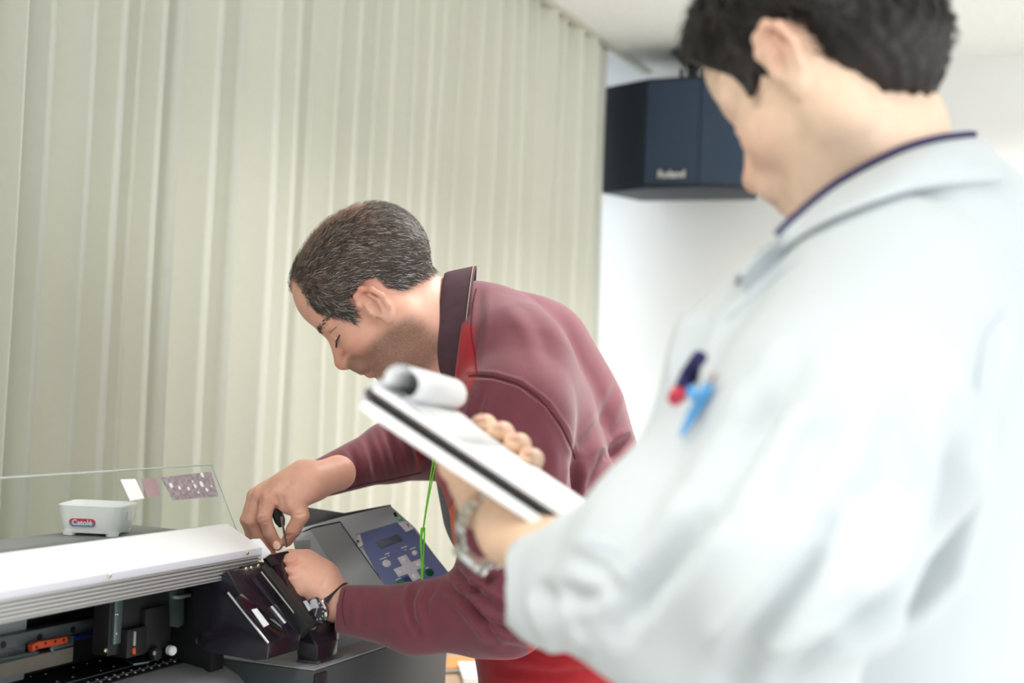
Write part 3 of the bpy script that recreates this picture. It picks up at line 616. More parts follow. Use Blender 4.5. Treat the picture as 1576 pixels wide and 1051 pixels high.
def bvh_of(o): return BVHTree.FromPolygons([v.co[:] for v in o.data.vertices], [p.vertices[:] for p in o.data.polygons])
def legs(hipL, hipR, kneeL, kneeR, ftL, ftR, m, parent, toe):        # world coordinates
    hipL, hipR, kneeL, kneeR, ftL, ftR = [np.array(q, float) for q in (hipL, hipR, kneeL, kneeR, ftL, ftR)]
    al = np.stack([hipL, hipR, kneeL, kneeR, ftL, ftR]); S = SDF(al.min(0)-.16, al.max(0)+.22, .009)
    for h, k, f in ((hipL, kneeL, ftL), (hipR, kneeR, ftR)): S.chain([(h, .092), (k, .066), (f+np.array([0, 0, .09]), .056)], .02)
    mid = (hipL+hipR)/2; S.cap(mid+np.array([0, 0, .10]), mid+np.array([0, 0, .0]), .115, .11, .06)
    S.plane((mid[0], mid[1], .045), (0, 0, -1)); V, Q = S.mesh(); mesh_np('trousers', relax(V, Q, 2), Q, m, parent)
    for f in (ftL, ftR):
        t = np.array(toe, float); t /= np.linalg.norm(t); G = SDF(f-.25, f+.25, .006); z = np.array([0, 0, 1.]); sd = np.cross(z, t)
        G.ell(f+t*.06+z*.035, (.145, .046, .05), [t, sd, z], .01); G.cap(f+z*.05, f+z*.12, .042, .045, .03); G.plane(f*[1, 1, 0]+z*.002, (0, 0, -1)); V, Q = G.mesh(); mesh_np('shoe', relax(V, Q, 2), Q, m_shoe, parent)

# ------------------------------------------------------------------ the man bending over the printer
def man_a():
    base = P(900, 1200, 2.2); base[2] = 0
    T = thing('person', 'man in a maroon long-sleeved shirt bending over the printer with a screwdriver', 'person', base)
    ax = head_axes((-.66, -.75, -.16), (-.76, .65, 0)); C = c(580, 449, 2.07); sc = 1.0
    S, L = head_sdf(C, ax, sc, .0017, [(c(622, 470, 2.08), .056), (c(665, 500, 2.10), .062), (c(720, 530, 2.12), .068)], .006, (.006, -.020), .9)
    S.cap(L(.0, -.085, 0), c(690, 560, 2.10), .045, .05, .03)
    V, Q = S.mesh(); f, u, s = local(V, C, ax, sc); N = normals(V, Q)
    # hair mask: receding temples, thin crown
    front = .082-1.5*np.maximum(0, .045-np.abs(s))*.0-.35*np.maximum(0, np.abs(s)-.03)
    hl = sm(.030, .050, u+.42*(-f)+.10*np.maximum(0, np.abs(s)-.05)*0) 
    side = sm(.012, .024, u+.10*np.maximum(0, -f)*6+.0)                # above the ear, down to the nape behind
    a1 = (u > .040-.0*f) & (f < .080-.9*np.maximum(0, .092-u)*.55)
    tmpl = sm(.004, -.004, f-(.062+(u-.05)*.42-.30*np.maximum(0, .062-u)*0))
    low = sm(-.004, .006, u-np.interp(f, [-.12, -.06, -.03, -.012, .015, .030, .045, .075], [-.042, -.040, -.010, .036, .014, .012, .030, .058]))
    burn = sm(.004, -.002, np.abs(f-.022)-.012)*sm(-.034, -.020, u)*sm(.03, .02, u)
    jit = .0025*np.sin(f*900)*np.sin(s*700+f*300)
    low = sm(-.005, .006, u+jit-np.interp(f, [-.12, -.081, -.039, -.023, -.012, .022, .030, .042, .050, .066, .074], [-.048, -.043, -.033, -.008, .019, .018, -.004, -.012, .010, .036, .06]))
    fm = np.interp(u, [.03, .054, .072, .099, .12], [.068, .062, .058, .056, .050])+.034*np.exp(-(s/.024)**2)*sm(.07, .10, u)
    mask = np.clip(low*sm(.006, -.004, f+jit-fm), 0, 1); ear = (np.abs(s) > .0705)&(np.hypot(f*.9, u+.014) < .033); mask[ear] = 0; burn = mask*0
    thin = np.clip(1-.93*np.exp(-(s/.045)**2)*sm(-.10, -.075, f)*sm(.05, .02, f)*(u > .03)-.5*np.exp(-((f-.075)**2)/.02**2)*(u > .07), 0, 1)
    V = V+N*(mask*.0035*sc)[:, None]
    col = skin_col(f, u, s, SKA, .75); hc = np.array((.105, .085, .072)); mm = (mask*(.12+.75*thin))[:, None]; col = col*(1-mm)+hc*mm
    parts = [(V, Q, col)]
    hr = (mask > .3)
    ids = np.nonzero(hr & (rng.uniform(0, 1, len(V)) < (.07+.42*thin)*np.where(mask > .3, 1, 0)))[0]; ids = ids if len(ids) < 16000 else rng.choice(ids, 16000, False)
    cb = (-ax[0]*.75-ax[1]*.25)[None, :]+ax[1][None, :]*0
    topw = sm(.06, .10, u[ids])[:, None]; dr = cb*(1-topw*.0)+(-ax[1])[None, :]*(1-topw)*.65*sm(.03, -.06, f[ids])[:, None]-(ax[1]*.55-ax[0]*.9)[None, :]*(1-topw)*sm(.01, .04, f[ids])[:, None]*.6
    dr = dr+rng.normal(0, .16, dr.shape); Nn = N[ids]; dr -= Nn*(dr*Nn).sum(1, keepdims=True); dr = dr/np.linalg.norm(dr, axis=1, keepdims=True)+Nn*.22
    g = rng.uniform(0, 1, len(ids)); side_g = .16; hcol = np.where((g < side_g)[:, None], np.array((.50, .47, .44))*rng.uniform(.5, 1.1, (len(ids), 1)), np.array((.055, .042, .036))*rng.uniform(.5, 1.9, (len(ids), 1)))
    strands('hair', V[ids], dr, Nn, rng.uniform(.008, .015, len(ids)), .00042, hcol, m_hairA, T)
    # --- right hand (far) with the screwdriver, left hand (near)
    H = SDF(c(355, 880, 2.05), c(530, 690, 2.05)+np.array([0, 0, .12]), .0014); H = SDF(np.array([c(350, 0, 2.1)[0], c(0, 885, 2.1)[1], -2.20]), np.array([c(545, 0, 2.1)[0], c(0, 680, 2.1)[1], -1.99]), .0014)
    d = 2.08
    H.cap(c(520, 728, 2.13), c(478, 742, d+.01), .027, .0255, .01); H.cap(c(478, 742, d+.01), c(446, 752, d), .0255, .026, .02)
    for a_, b_, r0, r1 in (((470, 742, d), (415, 768, d-.015), .021, .0135), ((468, 735, d+.01), (402, 762, d+.005), .022, .0135), ((466, 728, d+.03), (393, 763, d+.028), .020, .0125), ((464, 748, d+.035), (392, 778, d+.045), .018, .0115)):
        H.cap(c(*a_), c(*b_), r0, r1, .012)
    H.cap(c(470, 752, d-.012), c(448, 775, d-.018), .021, .017, .014)
    fr = lambda *pts: H.chain([(c(*p[:3]), p[3]) for p in pts], .0035)
    fr((413, 769, d-.016, .0118), (407, 797, d-.022, .0100), (415, 820, d-.016, .0092), (427, 839, d-.010, .0080))        # index
    fr((400, 765, d+.006, .0122), (388, 802, d+.0, .0103), (398, 826, d+.006, .0094), (416, 850, d+.012, .0082))        # middle
    fr((392, 766, d+.028, .0115), (380, 800, d+.022, .0097), (388, 824, d+.026, .0088), (404, 846, d+.030, .0076))
    fr((392, 780, d+.045, .0105), (384, 806, d+.044, .0086), (392, 824, d+.046, .0078), (402, 838, d+.048, .0068))
    fr((456, 772, d-.018, .0150), (463, 793, d-.022, .0118), (452, 815, d-.016, .0105), (442, 832, d-.010, .0085))       # thumb
    H.cap(c(430, 772, d-.036), c(436, 800, d-.034), .007, .005, .008, True)
    Vh, Qh = H.mesh(); Vh = folds(Vh, Qh, [([(424, 762), (427, 775), (424, 790)], .0018, 3), ([(398, 800), (410, 797)], .0010, 2), ([(402, 804), (412, 802)], .0008, 2), ([(454, 794), (470, 790)], .0010, 2), ([(450, 742), (434, 750)], .0012, 4), ([(402, 762), (400, 780)], .0014, 3), ([(425, 752), (416, 760)], -.0012, 5), ([(440, 826), (450, 822)], .0008, 2)])
    xh, yh = pix(Vh); ch = np.tile(SKA*1.02, (len(Vh), 1)); kn = np.exp(-((xh-405)**2+(yh-798)**2)/14**2)+np.exp(-((xh-440)**2+(yh-828)**2)/12**2)+np.exp(-((xh-408)**2+(yh-764)**2)/16**2)+sm(810, 850, yh)*.6
    kn = np.clip(kn, 0, 1)[:, None]*.28; ch = ch*(1-kn)+np.array((.60, .20, .14))*kn; parts.append((Vh, Qh, ch))
    H = SDF(np.array([c(400, 0, 2.0)[0], c(0, 990, 2.0)[1], -2.13]), np.array([c(600, 0, 2.0)[0], c(0, 825, 2.0)[1], -1.85]), .0014); d = 1.99
    H.cap(c(580, 937, 1.99), c(514, 926, d), .0285, .0235, .01); H.cap(c(514, 926, d), c(488, 900, d), .0235, .027, .02)
    for a_, b_, r0, r1 in (((498, 905, d), (447, 874, d-.008), .022, .0150), ((492, 890, d+.01), (458, 866, d+.0), .026, .0165), ((495, 905, d-.012), (455, 892, d-.022), .022, .0140), ((488, 890, d+.02), (475, 866, d+.02), .026, .016)):
        H.cap(c(*a_), c(*b_), r0, r1, .016)
    fr((452, 868, d-.004, .0130), (434, 866, d+.0, .0110), (427, 876, d+.012, .0095), (438, 888, d+.018, .0085))
    fr((450, 880, d-.014, .0130), (432, 884, d-.014, .0110), (428, 898, d-.002, .0095), (440, 908, d+.008, .0085))
    fr((455, 893, d-.022, .0125), (440, 904, d-.022, .0105), (438, 916, d-.012, .0092), (450, 922, d-.002, .0082))
    fr((462, 905, d-.026, .0115), (450, 920, d-.026, .0095), (452, 930, d-.018, .0085), (462, 934, d-.008, .0075))
    fr((470, 862, d+.026, .0160), (448, 858, d+.026, .0115), (432, 860, d+.024, .0095))
    Vh, Qh = H.mesh(); Vh = folds(Vh, Qh, [([(428, 867), (440, 870), (452, 868), (462, 860)], .0034, 2.6), ([(466, 872), (480, 862)], .0010, 3), ([(455, 878), (470, 884)], .0012, 3), ([(430, 882), (446, 886), (460, 884)], .0024, 2.6), ([(500, 893), (494, 905), (500, 918)], .0008, 3)])
    xh, yh = pix(Vh); ch = np.tile(SKA*1.0, (len(Vh), 1)); kn = np.exp(-((xh-445)**2+(yh-858)**2)/18**2)+np.exp(-((xh-432)**2+(yh-880)**2)/14**2); kn = np.clip(kn, 0, 1)[:, None]*.28; ch = ch*(1-kn)+np.array((.60, .20, .14))*kn
    parts.append((Vh, Qh, ch))
    V, Q, Cc = join_parts(parts); body = mesh_np('body', v2w(V), Q, m_skin, T, col=Cc)
    nail(c(428, 839, d+.0)+np.array([-.002, 0, .0]), (.05, .25, 1), (.35, -1, 0), .0052, .0062, T, m_nail).location += Vector((0, 0, 0))
    # eye, brow
    HB = BVHTree.FromPolygons([tuple(q) for q in parts[0][0]], [tuple(int(i) for i in q) for q in parts[0][1]])
    def fr3(u_, s_, up=.0004):
        h_ = HB.ray_cast(Vector(L(.2, u_, s_)), Vector(-ax[0])); return np.array(h_[0])+ax[0]*up
    for sd in (1, -1):
        e = L(.0745, .000, sd*.031); lashes = []
        for t in np.linspace(-1, 1, 14):
            p = fr3(-.006+.001*t*t, sd*(.037+.017*t)); dd = ax[0]*.75-ax[1]*.6+ax[2]*sd*.3*t; lashes.append((p, p+dd*.0085))
        bm = bmesh.new()
        for a_, b_ in lashes: bm_tube(bm, [v2w(a_), v2w(b_)], [.0005, .0002], 4)
        bm_tube(bm, [v2w(fr3(-.006+.001*t*t, sd*(.037+.018*t), 0)) for t in np.linspace(-1, 1, 12)], .0011, 5); bm_tube(bm, [v2w(fr3(.009-.003*t*t, sd*(.037+.017*t), -.0002)) for t in np.linspace(-1, 1, 12)], .0006, 5)
        tag(from_bm('eyelashes', bm, m_lash, T), kind='stuff')
    n = 170; R0_, D0, N0 = [], [], []
    for sd in (1, -1):
        for i in range(n):
            t = rng.uniform(0, 1); R0_.append(fr3(.0205+.005*math.sin(t*2.6)+rng.normal(0, .0020), sd*(.018+.046*t), .0004)); D0.append(ax[2]*sd*(.6-.4*t)+ax[1]*(.3-.7*t)-ax[0]*(.3+.7*t)+rng.normal(0, .15, 3)); N0.append(ax[0])
    strands('eyebrow', np.array(R0_), np.array(D0), np.array(N0), .009, .0006, np.tile((.07, .045, .035), (2*n, 1)), m_hairA, T)

    # --- shirt
    Lb = np.array([-.36, 0, .93]); S = SDF(np.array([c(455, 0, 2.1)[0], c(0, 1130, 2.1)[1], -2.50]), np.array([c(1010, 0, 2.1)[0]+.06, c(0, 395, 2.1)[1], -1.80]), .0036)
    tor = [((742, 520), .078, .04), ((786, 558), .094, .072), ((822, 650), .106, .080), ((852, 760), .108, .082), ((862, 900), .104, .075), ((878, 1010), .100, .075), ((884, 1120), .106, .075)]
    for sg in (-1, 1): S.chain([(c(*p, 2.16)+Lb*sg*wd, r) for p, r, wd in tor], .05)
    S.cap(c(672, 500, 2.10), c(760, 530, 2.13), .064, .075, .03); S.cap(c(752, 650, 2.14), c(776, 780, 2.14), .093, .094, .03)
    shl = c(792, 640, 1.955); el = c(772, 932, 1.91); wr = c(516, 936, 1.985)
    S.cap(c(800, 560, 2.02), shl, .072, .078, .05)
    S.chain([(shl, .078), (c(790, 780, 1.93), .074), (el, .064)], .022); S.chain([(el, .064), (c(640, 952, 1.94), .0455), (c(520, 936, 1.983), .0325)], .02)
    S.cap(c(790, 960, 1.92), c(740, 975, 1.93), .034, .026, .03)
    elr = c(700, 690, 2.36); S.chain([(c(765, 590, 2.34), .07), (elr, .056)], .03); S.chain([(elr, .054), (c(600, 696, 2.25), .045), (c(492, 737, 2.14), .029)], .02)
    # open cuffs, neck and hem
    d1 = wr-c(640, 952, 1.94); S.plane(c(521, 936, 1.985), (-1, .12, 0), c(455, 1010, 2.1), c(570, 860, 2.1)+np.array([0, 0, .25])); S.cap(c(495, 934, 1.99), c(533, 937, 1.98), .0275, .0275, .001, True)
    d2 = c(480, 740, 2.14)-c(600, 696, 2.25); S.plane(c(484, 740, 2.145), d2+np.array([0, -.01, 0]), c(440, 800, 2.3)-np.array([0, 0, .1]), c(520, 680, 2.0)); S.cap(c(470, 742, 2.15), c(530, 722, 2.18), .0265, .0265, .002, True)
    S.plane(c(713, 505, 2.1), (-1, .12, 0), c(600, 625, 2.4), c(745, 390, 1.9)); S.cap(c(650, 490, 2.09), c(725, 520, 2.11), .062, .058, .004, True)
    S.plane(c(870, 1110, 2.15), (0, -1, 0))
    V, Q = S.mesh(); V = relax(V, Q, 2)
    fl = [([(722, 578), (760, 580), (800, 592), (840, 622), (868, 662), (886, 706)], .0022, 3.5), ([(885, 706), (880, 760), (868, 800)], .005, 8), ([(905, 760), (930, 705), (985, 668)], .006, 10), ([(880, 800), (925, 760), (985, 720)], .006, 10), ([(890, 700), (930, 640), (952, 590)], .003, 9),
          ([(700, 850), (735, 880), (760, 900)], .006, 8), ([(690, 905), (715, 925), (765, 985)], .006, 7), ([(700, 870), (722, 905), (800, 960)], .005, 8), ([(640, 903), (632, 925), (634, 950), (645, 975)], .005, 6), ([(668, 905), (655, 925), (658, 950)], .0025, 6), ([(700, 900), (740, 950), (790, 975)], .004, 6), ([(770, 880), (740, 905), (720, 912)], .004, 7),
          ([(590, 652), (604, 690), (618, 735)], .0028, 6), ([(560, 665), (574, 705), (584, 745)], .0024, 6), ([(535, 685), (548, 715), (552, 750)], .0020, 6), ([(620, 640), (640, 680), (650, 715)], .003, 7), ([(510, 700), (520, 730), (520, 760)], .0016, 5),
          ([(720, 700), (712, 760), (705, 800)], .003, 8), ([(760, 720), (742, 780), (730, 830)], .003, 9), ([(745, 600), (730, 640), (716, 680)], .0025, 7), ([(830, 680), (838, 740), (828, 800)], .003, 12), ([(745, 990), (850, 1010), (940, 1000)], .003, 8), ([(770, 1030), (850, 1040), (930, 1032)], .003, 8),
          ([(790, 450), (830, 500), (850, 560)], .0020, 14), ([(740, 440), (736, 500), (728, 560)], .0022, 8), ([(560, 903), (556, 935), (560, 968)], .0012, 6), ([(540, 905), (536, 935), (540, 968)], .0008, 3)]
    fl = [(p_, a_*1.35, g_*.85) for p_, a_, g_ in fl]; V = folds(V, Q, fl); x, y = pix(V); z = V[:, 2]
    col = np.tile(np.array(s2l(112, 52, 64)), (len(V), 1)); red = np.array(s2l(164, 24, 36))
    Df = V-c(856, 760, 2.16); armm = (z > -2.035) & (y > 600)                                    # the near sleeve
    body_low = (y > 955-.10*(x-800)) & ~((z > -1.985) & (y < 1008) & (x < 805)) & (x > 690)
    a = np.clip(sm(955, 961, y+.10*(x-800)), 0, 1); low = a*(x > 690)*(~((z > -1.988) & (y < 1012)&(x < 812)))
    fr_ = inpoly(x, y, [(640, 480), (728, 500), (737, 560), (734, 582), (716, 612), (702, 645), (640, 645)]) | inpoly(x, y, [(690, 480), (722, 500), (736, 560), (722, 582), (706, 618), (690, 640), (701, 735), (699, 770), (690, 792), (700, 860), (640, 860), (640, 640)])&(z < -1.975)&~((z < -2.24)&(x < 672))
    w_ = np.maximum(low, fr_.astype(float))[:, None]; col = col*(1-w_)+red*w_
    ob_ = inpoly(x, y, [(700, 772), (706, 800), (706, 845), (700, 845), (690, 800), (690, 785)])&(z < -1.99); col[ob_] = np.array(s2l(226, 106, 50)); bb_ = inpoly(x, y, [(660, 735), (678, 748), (692, 790), (696, 840), (680, 840), (660, 760)])&(z < -1.99); col[bb_] = np.array(s2l(52, 50, 60))
    shirt = mesh_np('shirt', v2w(V), Q, m_shirt, T, col=col); B = bvh_of(shirt)
    for nm, pl, r_, m_ in (('armhole_seam', [(722, 579), (745, 578), (775, 583), (800, 592), (825, 608), (845, 630), (862, 652), (876, 680), (885, 706)], .0011, m_seam), ('shoulder_seam', [(733, 445), (728, 470), (726, 510), (731, 545), (735, 575)], .0010, m_seam),
                           ('cuff_stitch', [(531, 909), (527, 930), (529, 950), (532, 963)], .0006, m_seam), ('sleeve_seam', [(648, 727), (600, 738), (560, 745), (520, 756)], .0009, m_seam)):
        sp = surf_pts(B, spline([(*q, 0) for q in pl], 6) and [tuple(q[:2]) for q in spline([(*q, 0) for q in pl], 6)], .0004)
        if len(sp) > 2: tube(nm, sp, r_, m_, shirt, 6)
    for nm, pts, m_ in (('orange_stripe', [(694, 778), (702, 790), (702, 830), (697, 818)], m_or),):
        q = surf_pts(B, pts, .001)
    # collar: a band standing round the neck, folded down
    cc = c(694, 508, 2.10); aN = np.array([-.97, .10, .0]); aN /= np.linalg.norm(aN); e1 = np.array([.10, .97, 0]); e1 /= np.linalg.norm(e1); e2 = np.cross(aN, e1)
    rows = []; K = 60
    for k in range(K+1):
        t = -2.75+5.5*k/K; cs, sn = math.cos(t), math.sin(t); dn = sm(1.6, 2.75, abs(t))      # t = 0 at the nape, ends meet in front
        def pt(r, hgt): return cc+e1*cs*r*1.08+e2*sn*r*.98+aN*hgt
        fl_ = .010*dn
        rows.append([pt(.072, -.012), pt(.0725, .012-fl_), pt(.0745, .0185-fl_), pt(.0785, .0175-fl_), pt(.085+.003*dn, -.006), pt(.092+.007*dn, -.028-.004*dn), pt(.0905+.007*dn, -.0295-.004*dn), pt(.083, -.008), pt(.076, .012-fl_), pt(.075, .010-fl_)])
    V = np.array([p for r_ in rows for p in r_]); n = 10; Qc = []
    for i in range(K):
        for j in range(n-1): Qc.append((i*n+j, i*n+j+1, (i+1)*n+j+1, (i+1)*n+j))
    co = mesh_np('collar', v2w(V), np.array(Qc, np.int32), m_collar, T); md = co.modifiers.new('s', 'SUBSURF'); md.levels = 1; md.render_levels = 1
    ln = [v2w(np.array(r_[5])*.80+np.array(r_[4])*.20+(np.array(r_[5])-cc)*.012) for r_ in rows]; tube('collar_stitch', ln, .0007, m_seaml, co, 5)
    # trousers, shoes
    toe = (-1, .05, 0); hl = P(862, 1150, 2.06); hr_ = P(890, 1150, 2.26)
    legs(hl, hr_, (hl[0]-.02, hl[1], .50), (hr_[0]-.05, hr_[1]+.02, .50), (hl[0], hl[1], 0), (hr_[0]-.02, hr_[1]+.03, 0), m_trous, T, toe)
    # lanyard (hangs from the neck)
    m_lan = mat('lime_cord', s2l(120, 220, 40), .5)
    la = thing('lanyard', 'bright lime green cord lanyard hanging from the neck of the man in maroon', 'lanyard', P(650, 850, 2.12))
    pa = [P(*q) for q in ((684, 560, 2.06), (683, 600, 2.055), (679, 640, 2.06), (668, 700, 2.07), (659, 760, 2.075), (651, 815, 2.08))]; pb = [P(*q) for q in ((700, 590, 2.03), (676, 690, 2.05), (667, 730, 2.065), (657, 780, 2.072), (651, 818, 2.08))]
    tube('cord', spline(pa, 6), .0011, m_lan, la); tube('cord', spline(pb, 6), .0011, m_lan, la)
    for k, o_ in enumerate((0, .0022, -.0022)): tube('cord_end', spline([P(651, 812, 2.08)+RT*o_, P(648.5+k, 835, 2.081)+RT*o_*1.4, P(649+k, 870, 2.082)+RT*o_*.5, P(648.5+k*1.2, 902+k*3, 2.083)], 5), .0012, m_lan, la)
    # wristwatch
    m_strap = mat('black_leather', s2l(30, 34, 32), .45); m_chr = mat('polished_steel', (.8, .8, .8), .12, metal=1); m_dial = mat('black_dial', s2l(12, 14, 16), .15, coat=1)
    wv = thing('wristwatch', 'steel wristwatch with black dial and strap on the wrist of the man in maroon', 'watch', v2w(c(505, 922, 1.985)))
    ct = c(510, 927, 1.988); up_ = np.array([.40, .90, .10]); up_ /= np.linalg.norm(up_); sd = np.array([-.34, .05, .94]); sd -= up_*sd.dot(up_); sd /= np.linalg.norm(sd); axw = np.cross(up_, sd)
    nd = np.array([-.62, -.10, .78]); nd /= np.linalg.norm(nd)
    dc = ct+sd*.0365+np.array([-.002, -.006, 0])
    V = []; Kn = 40
    for k in range(Kn):
        t = 2*math.pi*k/Kn; r_ = .0325
        for w_, q in ((-.009, 0), (.009, 0), (.0088, .0022), (-.0088, .0022)): V.append(ct+(up_*math.cos(t)*.98+sd*math.sin(t))*(r_+q)+axw*w_)
    Qs = [(k*4+j, k*4+(j+1) % 4, ((k+1) % Kn)*4+(j+1) % 4, ((k+1) % Kn)*4+j) for k in range(Kn) for j in range(4)]
    mesh_np('strap', v2w(np.array(V)), np.array(Qs, np.int32), m_strap, wv, smooth=False)
    W = M3 @ nd; dcw = v2w(dc); a, b, n_ = frame_of(W)
    case = lathe('case', dcw-W*.004, W, [(.0150, -.003), (.0185, 0), (.0195, .003), (.0190, .0055), (.0165, .0070), (.0160, .0060)], m_chr, wv, 32)
    dial = lathe('dial', dcw-W*.004, W, [(.0160, .0045), (.0160, .0056)], m_dial, case, 32)
    bm = bmesh.new()
    for k in range(12):
        t = k*math.pi/6; dd = a*math.cos(t)+b*math.sin(t); tt = np.cross(n_, dd); o_ = dcw+W*.0018; bm_poly(bm, [o_+dd*.0112-tt*.0008, o_+dd*.0140-tt*.0010, o_+dd*.0140+tt*.0010, o_+dd*.0112+tt*.0008], W*.0003)
    tag(from_bm('hour_marks', bm, m_btn, dial, 0), kind='stuff')
    for t, l_ in ((1.15, .0105), (4.4, .0075)):
        dd = a*math.cos(t)+b*math.sin(t); tt = np.cross(n_, dd); o_ = dcw+W*.0022; poly('watch_hand', [o_-dd*.002-tt*.0005, o_+dd*l_-tt*.0003, o_+dd*l_+tt*.0003, o_-dd*.002+tt*.0005], W*.0003, m_btn, dial, 0)
    for sgn in (-1, 1):
        for q in (-1, 1): o_ = dcw+a*0; 
    lathe('crown', dcw+(a*.0190)-W*.002, a, [(.0025, 0), (.0025, .003)], m_chr, case, 10)
    # screwdriver
    m_hd = mat('screwdriver_grip', s2l(38, 48, 48), .5); sdv = thing('screwdriver', 'small screwdriver with dark green-black grip held in the raised right hand', 'screwdriver', v2w(c(443, 842, 2.07)))
    a_, b_ = c(424, 783, 2.072), c(434, 810, 2.075); axd = b_-a_; ln_ = np.linalg.norm(axd); lathe('grip', v2w(a_-axd*.2), M3@axd, [(.004, -.002), (.0075, .002), (.0085, .012), (.0080, ln_*.9), (.0045, ln_*1.2)], m_hd, sdv, 8)
    tube('shaft', [v2w(c(433, 795, 2.048)), v2w(c(441, 842, 2.055))], [.0018, .0014], m_steel, sdv)
man_a()

# ------------------------------------------------------------------ the man in the pale work coat, foreground
def man_b():
    base = P(1400, 1200, 1.2); base[2] = 0
    T = thing('person', 'dark-haired man in a pale grey work coat seen from behind, holding the clipboard', 'person', base)
    ax = head_axes((-.593, -.545, -.593), (-.385, .839, -.385)); C = c(1283, 110, 1.165); sc = .97
    S, L = head_sdf(C, ax, sc, .0023, [(c(1318, 140, 1.17), .052), (c(1338, 235, 1.17), .054), (c(1362, 350, 1.17), .060)], .004, (.004, -.006), .96)
    V, Q = S.mesh(); f, u, s = local(V, C, ax, sc); col = skin_col(f, u, s, SKB, .12); parts = [(V, Q, col)]
    # hair shell
    A = np.array(ax); Hh = SDF(C-.17, C+.17, .003)
    Hh.ell(L(-.007, .053, 0), np.array((.104, .091, .083))*sc, A, .01); Hh.ell(L(-.044, .015, 0), np.array((.060, .085, .070))*sc, A, .03); Hh.ell(L(.05, .075, 0), np.array((.052, .05, .066))*sc, A, .03)
    Hh.plane(L(-.06, -.072, 0), -A[1]*.90-A[0]*(-.42), k=.008)                  # nape
    Hh.ell(L(.100, .012, 0), np.array((.062, .078, .088))*sc, A, .008, True)                                           # face
    for sg in (-1, 1):
        Hh.ell(L(.035, -.050, sg*.075), np.array((.050, .052, .045))*sc, A, .006, True); Hh.ell(L(-.012, .000, sg*.095), np.array((.026, .038, .034))*sc, A, .006, True)
        Hh.cap(L(.036, .04, sg*.066), L(.040, .002, sg*.069), .012*sc, .006*sc, .008)
    Vh, Qh = Hh.mesh(); Nh = normals(Vh, Qh); fh, uh, sh = local(Vh, C, ax, sc)
    Vh = Vh+Nh*(.0022*np.sin(sh*330+fh*60)*np.sin(fh*210+3*np.sin(uh*80)))[:, None]
    hair = mesh_np('hair', v2w(Vh), Qh, m_hairB, T)
    ids = rng.choice(len(Vh), 4200, False); fd = fh[ids]; N_ = Nh[ids]; dr = -ax[1][None, :]*1.0+np.where(fd > .03, .6, -.25)[:, None]*ax[0][None, :]+rng.normal(0, .2, (len(ids), 3)); dr -= N_*(dr*N_).sum(1, keepdims=True); dr = dr/np.linalg.norm(dr, axis=1, keepdims=True)+N_*.12
    keep = (uh[ids] > -.02) & (uh[ids] > .01+.9*fh[ids]); m_hs = mat('black_hair_strand', (.012, .009, .009), .4); 
    st = strands('hair_strands', Vh[ids][keep]-N_[keep]*.001, dr[keep], N_[keep], rng.uniform(.016, .030, keep.sum()), .0011, np.tile((.012, .009, .009), (keep.sum(), 1)), m_hs, hair)
    # hand under the clipboard
    H = SDF(np.array([c(655, 0, 1.3)[0], c(0, 900, 1.25)[1], -1.46]), np.array([c(905, 0, 1.2)[0], c(0, 610, 1.3)[1], -1.05]), .0022)
    H.cap(c(900, 880, 1.08), c(790, 815, 1.19), .034, .027, .01); H.chain([(c(790, 815, 1.19), .026), (c(757, 768, 1.235), .026)], .02)
    wr = c(757, 768, 1.235)
    tips = [((745, 652), 1.385), ((771, 664), 1.372), ((797, 681), 1.358), ((818, 703), 1.345)]
    mc = [((722, 728), 1.285), ((740, 735), 1.28), ((757, 745), 1.272), ((772, 757), 1.265)]
    pip = [((738, 690), 1.375), ((765, 703), 1.365), ((790, 718), 1.352), ((810, 735), 1.338)]
    for i in range(4):
        (tx, ty), td = tips[i]; (mx, my), md_ = mc[i]; (qx, qy), qd = pip[i]; r_ = (.0108, .0112, .0106, .0096)[i]
        H.cap(wr, c(mx, my, md_), .023, .013, .014)
        H.chain([(c(mx, my, md_), .0125), (c(qx, qy, qd+.012), r_*1.1), (c(tx+2, ty+4, td+.004), r_*1.05), (c(tx-7, ty+2, td-.020), r_*.92)], .0035)
    H.chain([(wr, .02), (c(722, 740, 1.24), .016), (c(700, 716, 1.22), .0125), (c(688, 700, 1.205), .0095)], .01)             # thumb along the underside
    Vq, Qq = H.mesh(); parts.append((Vq, Qq, np.tile(SKB*np.array((1, .93, .88)), (len(Vq), 1))))
    V, Q, Cc = join_parts(parts); mesh_np('body', v2w(V), Q, m_skin, T, col=Cc)
    for i in range(4):
        (tx, ty), td = tips[i]; nail(c(tx-6, ty-4, td-.026)+np.array([0, .004, 0]), (-.1, .9, .45), (-.4, -.1, 1), .0052, .006, T, m_nail)
    # coat
    Sp = np.array([-.55, 0, .835]); S = SDF(np.array([c(775, 0, 1.15)[0], c(0, 1220, 1.15)[1]-.02, -1.48]), np.array([.62, c(0, 185, 1.15)[1], -.78]), .0048)
    tor = [((1430, 350), .055, .03, 1.2), ((1400, 430), .102, .09, 1.22), ((1375, 600), .130, .095, 1.22), ((1370, 800), .135, .10, 1.26), ((1385, 1000), .135, .10, 1.28), ((1400, 1300), .15, .10, 1.28)]
    for sg in (-1, 1): S.chain([(c(*p, dd)+Sp*sg*wd, r) for p, r, wd, dd in tor], .06)
    S.cap(c(1350, 320, 1.17), c(1440, 420, 1.2), .075, .10, .05)
    S.cap(c(1215, 590, 1.20), c(1240, 900, 1.2), .088, .11, .06)                                                        # loose coat front
    sh = c(1372, 480, 1.03); el = c(1215, 850, .925); cf = c(862, 905, 1.115)
    S.chain([(sh, .085), (c(1300, 660, .97), .092), (el, .076)], .018); S.chain([(el, .076), (c(1040, 872, 1.0), .074), (c(930, 893, 1.075), .055), (cf, .047)], .018)
